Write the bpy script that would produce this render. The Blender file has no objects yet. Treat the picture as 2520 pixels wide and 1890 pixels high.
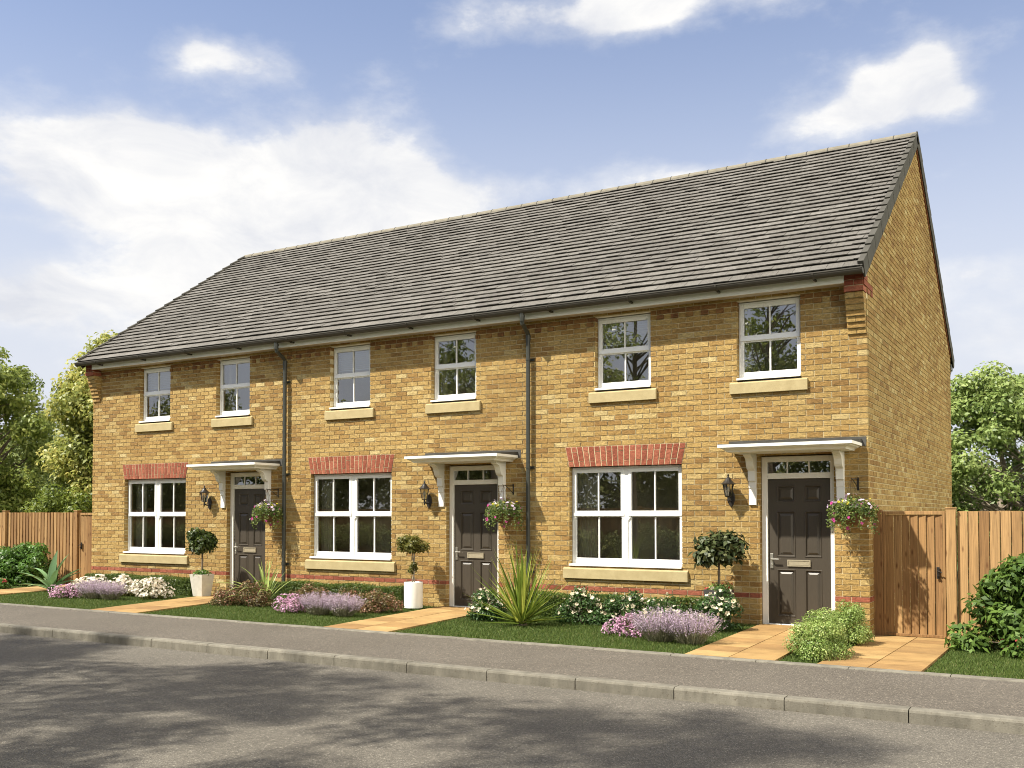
import bpy, math, random
import numpy as np
from mathutils import Vector, Matrix
R = math.radians
scene = bpy.context.scene
COL = scene.collection
rng = np.random.default_rng(7)
random.seed(7)

# ------------------------------------------------------------------ materials
def mat(name, rough=0.7, spec=0.5):
    m = bpy.data.materials.new(name); m.use_nodes = True
    nt = m.node_tree; b = nt.nodes['Principled BSDF']
    b.inputs['Roughness'].default_value = rough
    b.inputs['Specular IOR Level'].default_value = spec
    return m, nt, b
def N(nt, t, **kw):
    n = nt.nodes.new(t)
    for k, v in kw.items(): setattr(n, k, v)
    return n
def rgba(c): return (c[0], c[1], c[2], 1)
def ramp(nt, stops, inp, interp='LINEAR'):
    r = N(nt, 'ShaderNodeValToRGB'); cr = r.color_ramp; cr.interpolation = interp
    while len(cr.elements) < len(stops): cr.elements.new(0.5)
    for e, (p, c) in zip(cr.elements, stops): e.position = p; e.color = rgba(c)
    nt.links.new(inp, r.inputs[0]); return r
def noise(nt, scale, detail=4, rough=0.55, vec=None, dist=0):
    n = N(nt, 'ShaderNodeTexNoise'); n.inputs['Scale'].default_value = scale
    n.inputs['Detail'].default_value = detail; n.inputs['Roughness'].default_value = rough
    n.inputs['Distortion'].default_value = dist
    if vec is not None: nt.links.new(vec, n.inputs['Vector'])
    return n
def coord(nt, scale=None, which='Object'):
    t = N(nt, 'ShaderNodeTexCoord')
    if scale is None: return t.outputs[which]
    mp = N(nt, 'ShaderNodeMapping'); mp.inputs['Scale'].default_value = scale
    nt.links.new(t.outputs[which], mp.inputs['Vector']); return mp.outputs[0]
def mixc(nt, fac, a, b, blend='MIX'):
    m = N(nt, 'ShaderNodeMix', data_type='RGBA', blend_type=blend)
    for s, v in ((0, fac), (6, a), (7, b)):
        if hasattr(v, 'links') or hasattr(v, 'is_linked'): nt.links.new(v, m.inputs[s])
        elif s == 0: m.inputs[0].default_value = v
        else: m.inputs[s].default_value = rgba(v)
    return m.outputs[2]
def maprange(nt, inp, a, b, c=0, d=1):
    m = N(nt, 'ShaderNodeMapRange'); nt.links.new(inp, m.inputs[0])
    for i, v in enumerate((a, b, c, d)): m.inputs[i + 1].default_value = v
    return m.outputs[0]
def bump(nt, b, h, strength, dist=0.01):
    n = N(nt, 'ShaderNodeBump'); n.inputs['Strength'].default_value = strength
    n.inputs['Distance'].default_value = dist
    nt.links.new(h, n.inputs['Height']); nt.links.new(n.outputs[0], b.inputs['Normal'])
def rnd(nt):
    a = N(nt, 'ShaderNodeAttribute', attribute_name='rnd'); return a.outputs['Fac']
def plain(name, c, rough=0.6, var=0.12, nscale=8, bmp=0.0, bscale=60, spec=0.5, metal=0):
    m, nt, b = mat(name, rough, spec); b.inputs['Metallic'].default_value = metal
    co = coord(nt); n = noise(nt, nscale, 5, vec=co)
    lo = [x * (1 - var) for x in c]; hi = [min(1, x * (1 + var)) for x in c]
    r = ramp(nt, [(0.3, lo), (0.7, hi)], n.outputs[0])
    nt.links.new(r.outputs[0], b.inputs['Base Color'])
    if bmp: bump(nt, b, noise(nt, bscale, 5, vec=co).outputs[0], bmp)
    return m
def brickmat(name, stops, bs=0.55):
    m, nt, b = mat(name, 0.9, 0.25); co = coord(nt)
    r = ramp(nt, stops, rnd(nt))
    n1 = noise(nt, 21, 6, 0.68, vec=coord(nt, (1, 1, 2.2)))
    n2 = noise(nt, 70, 4, 0.6, vec=co)
    n3 = noise(nt, 0.45, 3, vec=co)
    k = maprange(nt, n1.outputs[0], 0.33, 0.68, 0.62, 1.30)
    k0 = mixc(nt, 1.0, r.outputs[0], (0.94, 0.93, 0.91), 'MULTIPLY')
    c1 = mixc(nt, 1.0, k0, k, 'MULTIPLY')
    kk = maprange(nt, n3.outputs[0], 0.3, 0.7, 0.88, 1.1)
    c2 = mixc(nt, 1.0, c1, kk, 'MULTIPLY')
    sp = maprange(nt, n2.outputs[0], 0.62, 0.72, 0, 0.55)
    c3 = mixc(nt, sp, c2, (0.11, 0.06, 0.02))
    nt.links.new(c3, b.inputs['Base Color'])
    h = noise(nt, 34, 6, 0.7, vec=coord(nt, (1, 1, 1.8)), dist=1.2)
    bump(nt, b, h.outputs[0], bs, 0.03)
    return m
M = {}
M['brick'] = brickmat('yellow_brick', [(0.0, (0.270, 0.157, 0.055)), (0.10, (0.325, 0.197, 0.067)), (0.3, (0.365, 0.232, 0.081)),
                      (0.55, (0.405, 0.271, 0.099)), (0.8, (0.435, 0.300, 0.114)), (0.94, (0.465, 0.335, 0.138)), (1.0, (0.53, 0.42, 0.205))])
M['brick_red'] = brickmat('red_brick', [(0.0, (0.22, 0.061, 0.036)), (0.5, (0.29, 0.090, 0.053)), (1.0, (0.36, 0.127, 0.077))], 0.45)
M['brick_dark'] = brickmat('dark_red_brick', [(0.0, (0.20, 0.095, 0.042)), (0.5, (0.26, 0.135, 0.05)), (1.0, (0.30, 0.165, 0.058))], 0.45)
M['mortar'] = plain('mortar', (0.55, 0.46, 0.28), 0.95, 0.12, 14, 0.3, 120, 0.2)
M['mortar_arch'] = plain('mortar_arch', (0.50, 0.40, 0.25), 0.95, 0.12, 14, 0.3, 120, 0.2)
def stone():
    m, nt, b = mat('sandstone', 0.85, 0.3); co = coord(nt)
    n = noise(nt, 7, 6, vec=co); r = ramp(nt, [(0.3, (0.344, 0.275, 0.141)), (0.7, (0.430, 0.353, 0.194))], n.outputs[0])
    s = maprange(nt, noise(nt, 90, 3, vec=co).outputs[0], 0.6, 0.7, 0, 0.5)
    nt.links.new(mixc(nt, s, r.outputs[0], (0.25, 0.18, 0.08)), b.inputs['Base Color'])
    bump(nt, b, noise(nt, 140, 4, vec=co).outputs[0], 0.25, 0.01); return m
M['stone'] = stone()
M['pvc'] = plain('white_upvc', (0.80, 0.80, 0.77), 0.35, 0.02, 4)
M['paint'] = plain('white_paint', (0.78, 0.77, 0.73), 0.45, 0.04, 6)
M['fascia'] = plain('fascia_paint', (0.88, 0.89, 0.87), 0.5, 0.02, 3)
M['soffit'] = plain('soffit_board', (0.50, 0.42, 0.32), 0.6, 0.06, 3)
M['gutter'] = plain('gutter_plastic', (0.062, 0.056, 0.046), 0.6, 0.12, 5, spec=0.3)
M['pipe'] = plain('pipe_plastic', (0.040, 0.043, 0.037), 0.42, 0.12, 5, spec=0.4)
M['black_iron'] = plain('black_iron', (0.018, 0.015, 0.013), 0.4, 0.2, 20)
M['steel'] = plain('brushed_steel', (0.72, 0.70, 0.64), 0.3, 0.05, 30, metal=0.9)
M['letter'] = plain('letter_plate', (0.50, 0.44, 0.32), 0.35, 0.06, 20, metal=0.5)
M['lead'] = plain('lead_sheet', (0.065, 0.062, 0.055), 0.75, 0.2, 9, 0.2, 30, 0.25)
M['curtain'] = plain('curtain_cloth', (0.86, 0.80, 0.64), 0.9, 0.05, 12)
M['blind'] = plain('blind_slats', (0.88, 0.88, 0.87), 0.6, 0.03, 5)
M['inside'] = plain('room_plaster', (0.78, 0.72, 0.58), 0.9, 0.05, 2)
M['verge'] = plain('verge_cap', (0.070, 0.066, 0.056), 0.85, 0.18, 6, 0.2, 40, 0.25)
M['ridge'] = plain('ridge_concrete', (0.185, 0.168, 0.132), 0.9, 0.18, 5, 0.2, 70, 0.2)
M['undercloak'] = plain('undercloak', (0.22, 0.075, 0.035), 0.9, 0.2, 9)
M['deck'] = plain('roof_felt', (0.03, 0.028, 0.025), 0.9)
def doormat():
    m, nt, b = mat('door_paint', 0.38, 0.5)
    n = noise(nt, 30, 4, vec=coord(nt, (6, 6, 0.35)))
    r = ramp(nt, [(0.3, (0.050, 0.041, 0.031)), (0.7, (0.061, 0.051, 0.039))], n.outputs[0])
    nt.links.new(r.outputs[0], b.inputs['Base Color'])
    bump(nt, b, noise(nt, 60, 4, vec=coord(nt, (6, 6, 0.35))).outputs[0], 0.08, 0.01); return m
M['door'] = doormat()
def tilemat():
    m, nt, b = mat('roof_tile', 0.85, 0.3); co = coord(nt)
    r = ramp(nt, [(0.0, (0.110, 0.101, 0.089)), (0.25, (0.122, 0.113, 0.100)), (0.7, (0.132, 0.123, 0.110)), (1.0, (0.150, 0.140, 0.126))], rnd(nt))
    st = noise(nt, 26, 5, 0.65, vec=coord(nt, (2.2, 0.6, 0.6)), dist=0.6)
    c1 = mixc(nt, 1.0, r.outputs[0], maprange(nt, st.outputs[0], 0.3, 0.7, 0.74, 1.24), 'MULTIPLY')
    big = noise(nt, 0.9, 6, 0.65, vec=coord(nt, (0.45, 1, 1)))
    c2 = mixc(nt, 1.0, c1, maprange(nt, big.outputs[0], 0.3, 0.7, 0.82, 1.16), 'MULTIPLY')
    li = maprange(nt, noise(nt, 22, 4, 0.6, vec=co).outputs[0], 0.66, 0.74, 0, 0.45)
    c3 = mixc(nt, li, c2, (0.36, 0.33, 0.25))
    nt.links.new(c3, b.inputs['Base Color'])
    bump(nt, b, st.outputs[0], 0.5, 0.01); return m
M['tile'] = tilemat()
def woodmat(name, stops):
    m, nt, b = mat(name, 0.75, 0.3); co = coord(nt)
    r = ramp(nt, stops, rnd(nt))
    mp = N(nt, 'ShaderNodeMapping'); mp.inputs['Scale'].default_value = (26, 26, 0.9)
    nt.links.new(co, mp.inputs['Vector'])
    ad = N(nt, 'ShaderNodeVectorMath', operation='ADD'); nt.links.new(mp.outputs[0], ad.inputs[0])
    cm = N(nt, 'ShaderNodeCombineXYZ'); ml = N(nt, 'ShaderNodeMath', operation='MULTIPLY'); ml.inputs[1].default_value = 31
    nt.links.new(rnd(nt), ml.inputs[0]); nt.links.new(ml.outputs[0], cm.inputs[2]); nt.links.new(cm.outputs[0], ad.inputs[1])
    g = noise(nt, 1.4, 5, 0.6, vec=ad.outputs[0], dist=1.5)
    c1 = mixc(nt, 1.0, r.outputs[0], maprange(nt, g.outputs[0], 0.3, 0.7, 0.58, 1.26), 'MULTIPLY')
    mp2 = N(nt, 'ShaderNodeMapping'); mp2.inputs['Scale'].default_value = (13, 5, 4.2); nt.links.new(co, mp2.inputs['Vector'])
    v = N(nt, 'ShaderNodeTexVoronoi'); v.inputs['Scale'].default_value = 1.0; nt.links.new(mp2.outputs[0], v.inputs['Vector'])
    k = maprange(nt, v.outputs['Distance'], 0.07, 0.24, 0.85, 0)
    c2 = mixc(nt, k, c1, (0.10, 0.038, 0.012))
    nt.links.new(c2, b.inputs['Base Color'])
    bump(nt, b, g.outputs[0], 0.2, 0.01); return m
M['wood'] = woodmat('larch_board', [(0.0, (0.205, 0.108, 0.042)), (0.5, (0.30, 0.170, 0.068)), (1.0, (0.385, 0.235, 0.102))])
def flagmat():
    m, nt, b = mat('ochre_flag', 0.85, 0.3); co = coord(nt)
    r = ramp(nt, [(0.0, (0.245, 0.143, 0.056)), (0.4, (0.305, 0.188, 0.073)), (1.0, (0.36, 0.236, 0.098))], rnd(nt))
    n = noise(nt, 3.0, 5, 0.6, vec=co)
    c = mixc(nt, 1.0, r.outputs[0], maprange(nt, n.outputs[0], 0.3, 0.7, 0.78, 1.18), 'MULTIPLY')
    s = maprange(nt, noise(nt, 120, 3, vec=co).outputs[0], 0.3, 0.7, 0.9, 1.1)
    nt.links.new(mixc(nt, 1.0, c, s, 'MULTIPLY'), b.inputs['Base Color'])
    bump(nt, b, noise(nt, 60, 5, vec=co).outputs[0], 0.25, 0.01); return m
M['flag'] = flagmat()
M['joint'] = plain('joint_sand', (0.20, 0.085, 0.025), 0.95, 0.2, 20)
def asphalt(name, a, c, sp, sc=1.0):
    m, nt, b = mat(name, 0.88, 0.35); co = coord(nt)
    n = noise(nt, 0.7, 5, 0.6, vec=co); r = ramp(nt, [(0.3, a), (0.7, c)], n.outputs[0])
    v = N(nt, 'ShaderNodeTexVoronoi'); v.inputs['Scale'].default_value = 120 * sc; nt.links.new(co, v.inputs['Vector'])
    sepc = N(nt, 'ShaderNodeSeparateColor'); nt.links.new(v.outputs['Color'], sepc.inputs[0])
    k = maprange(nt, sepc.outputs[0], 0.0, 1.0, 0.66, 1.34)
    c1 = mixc(nt, 1.0, r.outputs[0], k, 'MULTIPLY')
    k2 = maprange(nt, sepc.outputs[1], 0.9, 0.97, 0, 0.8)
    c2 = mixc(nt, k2, c1, sp)
    n3 = maprange(nt, noise(nt, 28, 4, 0.7, vec=co).outputs[0], 0.3, 0.7, 0.8, 1.2)
    nt.links.new(mixc(nt, 1.0, c2, n3, 'MULTIPLY'), b.inputs['Base Color'])
    bump(nt, b, v.outputs['Distance'], 0.6, 0.01); return m
M['road'] = asphalt('road_asphalt', (0.094, 0.084, 0.069), (0.121, 0.109, 0.090), (0.270, 0.246, 0.203))
M['pave'] = asphalt('pavement_asphalt', (0.084, 0.072, 0.058), (0.107, 0.093, 0.076), (0.266, 0.230, 0.181), 0.9)
def concrete():
    m, nt, b = mat('kerb_concrete', 0.9, 0.3); co = coord(nt)
    n = noise(nt, 3, 6, 0.65, vec=co); r = ramp(nt, [(0.3, (0.140, 0.128, 0.103)), (0.7, (0.210, 0.194, 0.158))], n.outputs[0])
    c1 = mixc(nt, 1.0, r.outputs[0], maprange(nt, rnd(nt), 0, 1, 0.88, 1.1), 'MULTIPLY')
    g2 = noise(nt, 7, 6, 0.7, vec=coord(nt, (1, 1, .3)))
    c1 = mixc(nt, 1.0, c1, maprange(nt, g2.outputs[0], 0.3, 0.66, 0.62, 1.12), 'MULTIPLY')
    p = maprange(nt, noise(nt, 48, 3, 0.6, vec=co).outputs[0], 0.61, 0.68, 0, 0.75)
    nt.links.new(mixc(nt, p, c1, (0.09, 0.075, 0.055)), b.inputs['Base Color'])
    bump(nt, b, noise(nt, 80, 5, vec=co).outputs[0], 0.35, 0.01); return m
M['kerb'] = concrete()
def soilgrass():
    m, nt, b = mat('turf', 0.95, 0.2); co = coord(nt)
    n = noise(nt, 9, 6, 0.7, vec=co)
    r = ramp(nt, [(0.3, (0.030, 0.048, 0.012)), (0.55, (0.055, 0.085, 0.02)), (0.75, (0.085, 0.115, 0.032))], n.outputs[0])
    nt.links.new(r.outputs[0], b.inputs['Base Color'])
    bump(nt, b, noise(nt, 60, 5, vec=co).outputs[0], 0.8, 0.03); return m
M['turf'] = soilgrass()
M['soil'] = plain('soil', (0.040, 0.028, 0.016), 0.95, 0.3, 20, 0.5, 50)
M['bark'] = plain('bark', (0.13, 0.10, 0.07), 0.9, 0.35, 18, 0.6, 40)
M['bark_pale'] = plain('pale_bark', (0.30, 0.25, 0.19), 0.9, 0.25, 18, 0.5, 40)
M['pot_grey'] = plain('grey_planter', (0.52, 0.50, 0.44), 0.7, 0.1, 12, 0.15, 60)
M['pot_white'] = plain('white_planter', (0.78, 0.77, 0.73), 0.4, 0.03, 6)
M['pot_dark'] = plain('slate_planter', (0.055, 0.052, 0.048), 0.6, 0.2, 10)
M['coir'] = plain('coir', (0.12, 0.065, 0.03), 0.95, 0.3, 40, 0.6, 90)
def leafmat(name, stops, trans=0.35, rough=0.45, spec=0.4):
    m, nt, b = mat(name, rough, spec)
    r = ramp(nt, stops, rnd(nt)); nt.links.new(r.outputs[0], b.inputs['Base Color'])
    t = N(nt, 'ShaderNodeBsdfTranslucent')
    hs = N(nt, 'ShaderNodeHueSaturation'); hs.inputs['Value'].default_value = 1.3; hs.inputs['Hue'].default_value = 0.485
    nt.links.new(r.outputs[0], hs.inputs['Color']); nt.links.new(hs.outputs[0], t.inputs['Color'])
    mx = N(nt, 'ShaderNodeMixShader'); mx.inputs[0].default_value = trans
    nt.links.new(b.outputs[0], mx.inputs[1]); nt.links.new(t.outputs[0], mx.inputs[2])
    nt.links.new(mx.outputs[0], nt.nodes['Material Output'].inputs['Surface']); return m
M['lf_bush'] = leafmat('bush_leaf', [(0, (0.045, 0.099, 0.018)), (0.5, (0.081, 0.173, 0.028)), (1, (0.140, 0.266, 0.044))])
M['lf_laurel'] = leafmat('laurel_leaf', [(0, (0.038, 0.078, 0.016)), (0.5, (0.076, 0.136, 0.023)), (1, (0.143, 0.227, 0.043))], 0.25, 0.55, 0.3)
M['lf_dark'] = leafmat('dark_leaf', [(0, (0.025, 0.045, 0.010)), (0.6, (0.048, 0.075, 0.016)), (1, (0.094, 0.119, 0.027))], 0.2, 0.3, 0.6)
M['lf_camellia'] = leafmat('camellia_leaf', [(0, (0.025, 0.039, 0.011)), (0.5, (0.040, 0.057, 0.017)), (1, (0.138, 0.149, 0.057))], 0.1, 0.5, 0.35)
M['lf_olive'] = leafmat('olive_leaf', [(0, (0.066, 0.074, 0.014)), (0.5, (0.120, 0.126, 0.024)), (1, (0.204, 0.192, 0.048))])
M['lf_brown'] = leafmat('bronze_leaf', [(0, (0.062, 0.056, 0.019)), (0.4, (0.125, 0.106, 0.035)), (0.66, (0.188, 0.144, 0.056)), (0.8, (0.300, 0.125, 0.088)), (1, (0.450, 0.250, 0.175))], 0.25)
M['lf_lime'] = leafmat('lime_leaf', [(0, (0.106, 0.180, 0.036)), (0.5, (0.235, 0.330, 0.084)), (0.8, (0.381, 0.468, 0.156)), (1, (0.605, 0.660, 0.288))])
M['lf_hedge'] = leafmat('hedge_leaf', [(0, (0.036, 0.065, 0.012)), (0.5, (0.072, 0.114, 0.019)), (1, (0.130, 0.176, 0.034))])
M['lf_rose'] = leafmat('rose_leaf', [(0, (0.023, 0.058, 0.016)), (0.5, (0.046, 0.098, 0.023)), (1, (0.078, 0.150, 0.036))], 0.25)
M['lf_agave'] = leafmat('agave_leaf', [(0, (0.088, 0.160, 0.072)), (0.5, (0.136, 0.240, 0.104)), (1, (0.256, 0.400, 0.176))], 0.12, 0.4)
M['lf_yucca'] = leafmat('yucca_leaf', [(0, (0.085, 0.140, 0.022)), (0.5, (0.19, 0.26, 0.038)), (1, (0.40, 0.43, 0.085))], 0.3, 0.35)
M['lf_strap'] = leafmat('strap_leaf', [(0, (0.149, 0.209, 0.053)), (0.5, (0.284, 0.374, 0.105)), (1, (0.478, 0.553, 0.194))], 0.3, 0.4)
M['lf_basket'] = leafmat('basket_leaf', [(0, (0.046, 0.081, 0.016)), (0.5, (0.098, 0.150, 0.031)), (1, (0.234, 0.273, 0.078))])
M['lf_lav'] = leafmat('lavender_stem', [(0, (0.156, 0.156, 0.090)), (1, (0.300, 0.288, 0.180))], 0.2)
M['lf_treeL'] = leafmat('ash_leaf', [(0, (0.114, 0.159, 0.037)), (0.5, (0.240, 0.303, 0.067)), (1, (0.432, 0.463, 0.131))], 0.4)
M['lf_treeM'] = leafmat('maple_leaf', [(0, (0.126, 0.156, 0.037)), (0.5, (0.263, 0.297, 0.067)), (1, (0.502, 0.466, 0.140))], 0.4)
M['lf_treeR'] = leafmat('willow_leaf', [(0, (0.106, 0.161, 0.042)), (0.5, (0.211, 0.290, 0.078)), (1, (0.381, 0.451, 0.161))], 0.35)
M['lf_far'] = leafmat('far_leaf', [(0, (0.131, 0.176, 0.068)), (0.5, (0.223, 0.278, 0.108)), (1, (0.353, 0.388, 0.154))], 0.3)  # leaf greens lightened to carry distance haze in the colour
M['lf_low'] = leafmat('low_leaf', [(0, (0.071, 0.106, 0.016)), (0.5, (0.142, 0.192, 0.030)), (1, (0.255, 0.298, 0.054))], 0.35)
M['lf_far_road'] = leafmat('garden_tree_leaf', [(0, (0.085, 0.10, 0.035)), (0.5, (0.15, 0.17, 0.06)), (1, (0.24, 0.25, 0.10))], 0.6, 0.7, 0.1)
M['grass'] = leafmat('grass_blade', [(0, (0.043, 0.072, 0.014)), (0.5, (0.075, 0.119, 0.025)), (0.9, (0.123, 0.167, 0.041)), (1, (0.217, 0.217, 0.087))], 0.3, 0.6, 0.2)
M['fl_white'] = leafmat('white_petal', [(0, (0.60, 0.52, 0.40)), (0.5, (0.78, 0.72, 0.62)), (1, (0.85, 0.82, 0.76))], 0.3, 0.7, 0.2)
M['fl_cream'] = leafmat('cream_petal', [(0, (0.58, 0.48, 0.32)), (0.5, (0.76, 0.68, 0.52)), (1, (0.84, 0.79, 0.68))], 0.3, 0.7, 0.2)
M['fl_pink'] = leafmat('pink_petal', [(0, (0.42, 0.20, 0.33)), (0.5, (0.60, 0.34, 0.49)), (1, (0.76, 0.55, 0.66))], 0.3, 0.7, 0.2)
M['fl_lav'] = leafmat('lavender_petal', [(0, (0.33, 0.24, 0.33)), (0.5, (0.49, 0.38, 0.48)), (1, (0.68, 0.58, 0.66))], 0.3, 0.7, 0.2)
M['fl_lilac'] = leafmat('lilac_petal', [(0, (0.55, 0.36, 0.60)), (0.6, (0.76, 0.62, 0.78)), (1, (0.84, 0.76, 0.84))], 0.3, 0.7, 0.2)
M['fl_mag'] = leafmat('magenta_petal', [(0, (0.50, 0.04, 0.26)), (1, (0.74, 0.16, 0.45))], 0.3, 0.7, 0.2)
M['fl_yel'] = leafmat('yellow_petal', [(0, (0.62, 0.52, 0.03)), (1, (0.76, 0.68, 0.10))], 0.3, 0.7, 0.2)
M['fl_red'] = leafmat('red_petal', [(0, (0.26, 0.025, 0.03)), (0.6, (0.44, 0.06, 0.06)), (1, (0.56, 0.14, 0.12))], 0.25, 0.7, 0.2)
def glassmat(name, refl, tint):
    m = bpy.data.materials.new(name); m.use_nodes = True; nt = m.node_tree
    nt.nodes.remove(nt.nodes['Principled BSDF'])
    g = N(nt, 'ShaderNodeBsdfGlossy'); g.inputs['Roughness'].default_value = 0.004
    t = N(nt, 'ShaderNodeBsdfTransparent'); t.inputs[0].default_value = rgba(tint)
    f = N(nt, 'ShaderNodeFresnel'); f.inputs[0].default_value = 1.5
    fac = maprange(nt, f.outputs[0], 0.0, 1.0, refl, 1.0)
    wv = noise(nt, 1.1, 2, vec=coord(nt)); bp = N(nt, 'ShaderNodeBump')
    bp.inputs['Strength'].default_value = 0.02; bp.inputs['Distance'].default_value = 0.03
    nt.links.new(wv.outputs[0], bp.inputs['Height']); nt.links.new(bp.outputs[0], g.inputs['Normal'])
    mx = N(nt, 'ShaderNodeMixShader'); nt.links.new(fac, mx.inputs[0])
    nt.links.new(t.outputs[0], mx.inputs[1]); nt.links.new(g.outputs[0], mx.inputs[2])
    nt.links.new(mx.outputs[0], nt.nodes['Material Output'].inputs['Surface']); return m
M['glass'] = glassmat('window_glass', 0.27, (0.92, 0.93, 0.90))
M['clear'] = bpy.data.materials.new('clear_glass_edge'); M['clear'].use_nodes = True
_n = M['clear'].node_tree; _n.nodes.remove(_n.nodes['Principled BSDF']); _t = N(_n, 'ShaderNodeBsdfTransparent'); _t.inputs[0].default_value = (0.97, 0.98, 0.97, 1); _n.links.new(_t.outputs[0], _n.nodes['Material Output'].inputs['Surface'])
M['lglass'] = glassmat('lantern_glass', 0.12, (0.85, 0.82, 0.75))

# ------------------------------------------------------------------ mesh helpers
class MB:
    def __init__(s): s.v = []; s.f = []; s.r = []; s.m = []
    def add(s, verts, faces, r=0.5, m=0):
        o = len(s.v); s.v += [tuple(x) for x in verts]
        for f in faces: s.f.append(tuple(i + o for i in f)); s.r.append(r); s.m.append(m)
    def box(s, x0, x1, y0, y1, z0, z1, r=0.5, m=0, skip=''):
        v = [(x0, y0, z0), (x1, y0, z0), (x1, y1, z0), (x0, y1, z0), (x0, y0, z1), (x1, y0, z1), (x1, y1, z1), (x0, y1, z1)]
        F = {'b': (0, 3, 2, 1), 't': (4, 5, 6, 7), 'f': (0, 1, 5, 4), 'k': (2, 3, 7, 6), 'l': (3, 0, 4, 7), 'r': (1, 2, 6, 5)}
        s.add(v, [q for k, q in F.items() if k not in skip], r, m)
    def prism(s, poly, a, b, axis='x', r=0.5, m=0):
        # poly: list of 2D points; extruded along axis from a to b
        def P(p, t): return (t, p[0], p[1]) if axis == 'x' else ((p[0], t, p[1]) if axis == 'y' else (p[0], p[1], t))
        n = len(poly); v = [P(p, a) for p in poly] + [P(p, b) for p in poly]
        fs = [tuple(range(n)), tuple(range(2 * n - 1, n - 1, -1))]
        fs += [(i, i + n, (i + 1) % n + n, (i + 1) % n) for i in range(n)]
        s.add(v, fs, r, m)
    def tube(s, pts, rad, n=8, r=0.5, m=0, cap=True):
        pts = [Vector(p) for p in pts]; k = len(pts)
        if not hasattr(rad, '__len__'): rad = [rad] * k
        v = []; up = None
        for i, p in enumerate(pts):
            d = (pts[min(i + 1, k - 1)] - pts[max(i - 1, 0)]).normalized()
            if up is None: up = d.orthogonal().normalized()
            up = (up - d * up.dot(d)); up = up.normalized() if up.length > 1e-6 else d.orthogonal().normalized()
            w = d.cross(up)
            for j in range(n):
                a = 2 * math.pi * j / n; v.append(p + (up * math.cos(a) + w * math.sin(a)) * rad[i])
        fs = [(i * n + j, i * n + (j + 1) % n, (i + 1) * n + (j + 1) % n, (i + 1) * n + j) for i in range(k - 1) for j in range(n)]
        if cap: fs += [tuple(range(n - 1, -1, -1)), tuple(range((k - 1) * n, k * n))]
        s.add(v, fs, r, m)
    def lathe(s, prof, c=(0, 0, 0), n=24, r=0.5, m=0):
        v = [(c[0] + p[0] * math.cos(2 * math.pi * j / n), c[1] + p[0] * math.sin(2 * math.pi * j / n), c[2] + p[1]) for p in prof for j in range(n)]
        k = len(prof)
        s.add(v, [(i * n + j, i * n + (j + 1) % n, (i + 1) * n + (j + 1) % n, (i + 1) * n + j) for i in range(k - 1) for j in range(n)], r, m)
    def build(s, name, mats, parent=None, smooth=False, bevel=0, fix=True):
        me = bpy.data.meshes.new(name); me.from_pydata(s.v, [], s.f)
        a = me.attributes.new('rnd', 'FLOAT', 'FACE'); a.data.foreach_set('value', np.array(s.r, dtype=np.float32))
        if not isinstance(mats, (list, tuple)): mats = [mats]
        for mm in mats: me.materials.append(mm)
        me.polygons.foreach_set('material_index', np.array(s.m, dtype=np.int32))
        if smooth: me.polygons.foreach_set('use_smooth', np.ones(len(s.f), dtype=bool))
        if fix:
            import bmesh
            b = bmesh.new(); b.from_mesh(me); bmesh.ops.recalc_face_normals(b, faces=b.faces); b.to_mesh(me); b.free()
        me.update()
        o = link(name, me, parent)
        if bevel:
            md = o.modifiers.new('bevel', 'BEVEL'); md.width = bevel; md.segments = 2; md.limit_method = 'ANGLE'; md.angle_limit = R(40)
        return o
def link(name, me, parent=None):
    o = bpy.data.objects.new(name, me); COL.objects.link(o)
    if parent is not None: o.parent = parent
    return o
def npmesh(name, v, q, r, m, parent=None, off=(0, 0, 0), smooth=False):
    """v (n,3), q (k,4) int, r (k,)"""
    me = bpy.data.meshes.new(name); v = np.asarray(v, dtype=np.float32) - np.asarray(off, dtype=np.float32)
    me.vertices.add(len(v)); me.vertices.foreach_set('co', v.ravel())
    q = np.asarray(q, dtype=np.int32); k = len(q)
    me.loops.add(k * 4); me.loops.foreach_set('vertex_index', q.ravel())
    me.polygons.add(k); me.polygons.foreach_set('loop_start', np.arange(0, k * 4, 4, dtype=np.int32))
    a = me.attributes.new('rnd', 'FLOAT', 'FACE'); a.data.foreach_set('value', np.asarray(r, dtype=np.float32))
    me.materials.append(m); me.update(calc_edges=True)
    if smooth: me.polygons.foreach_set('use_smooth', np.ones(k, dtype=bool))
    return link(name, me, parent)
def thing(name, label, cat, loc=(0, 0, 0), group=None):
    o = bpy.data.objects.new(name, None); COL.objects.link(o); o.location = loc
    o.empty_display_size = 0.2
    return tag(o, label, cat, group)
def tag(o, label, cat, group=None):
    o['label'] = label; o['category'] = cat
    if group: o['group'] = group
    return o
def struct(o, kind='structure'): o['kind'] = kind; return o
def copy_tree(o, parent=None):
    c = o.copy(); COL.objects.link(c); c.parent = parent
    for ch in list(o.children): copy_tree(ch, c)
    return c

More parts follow.
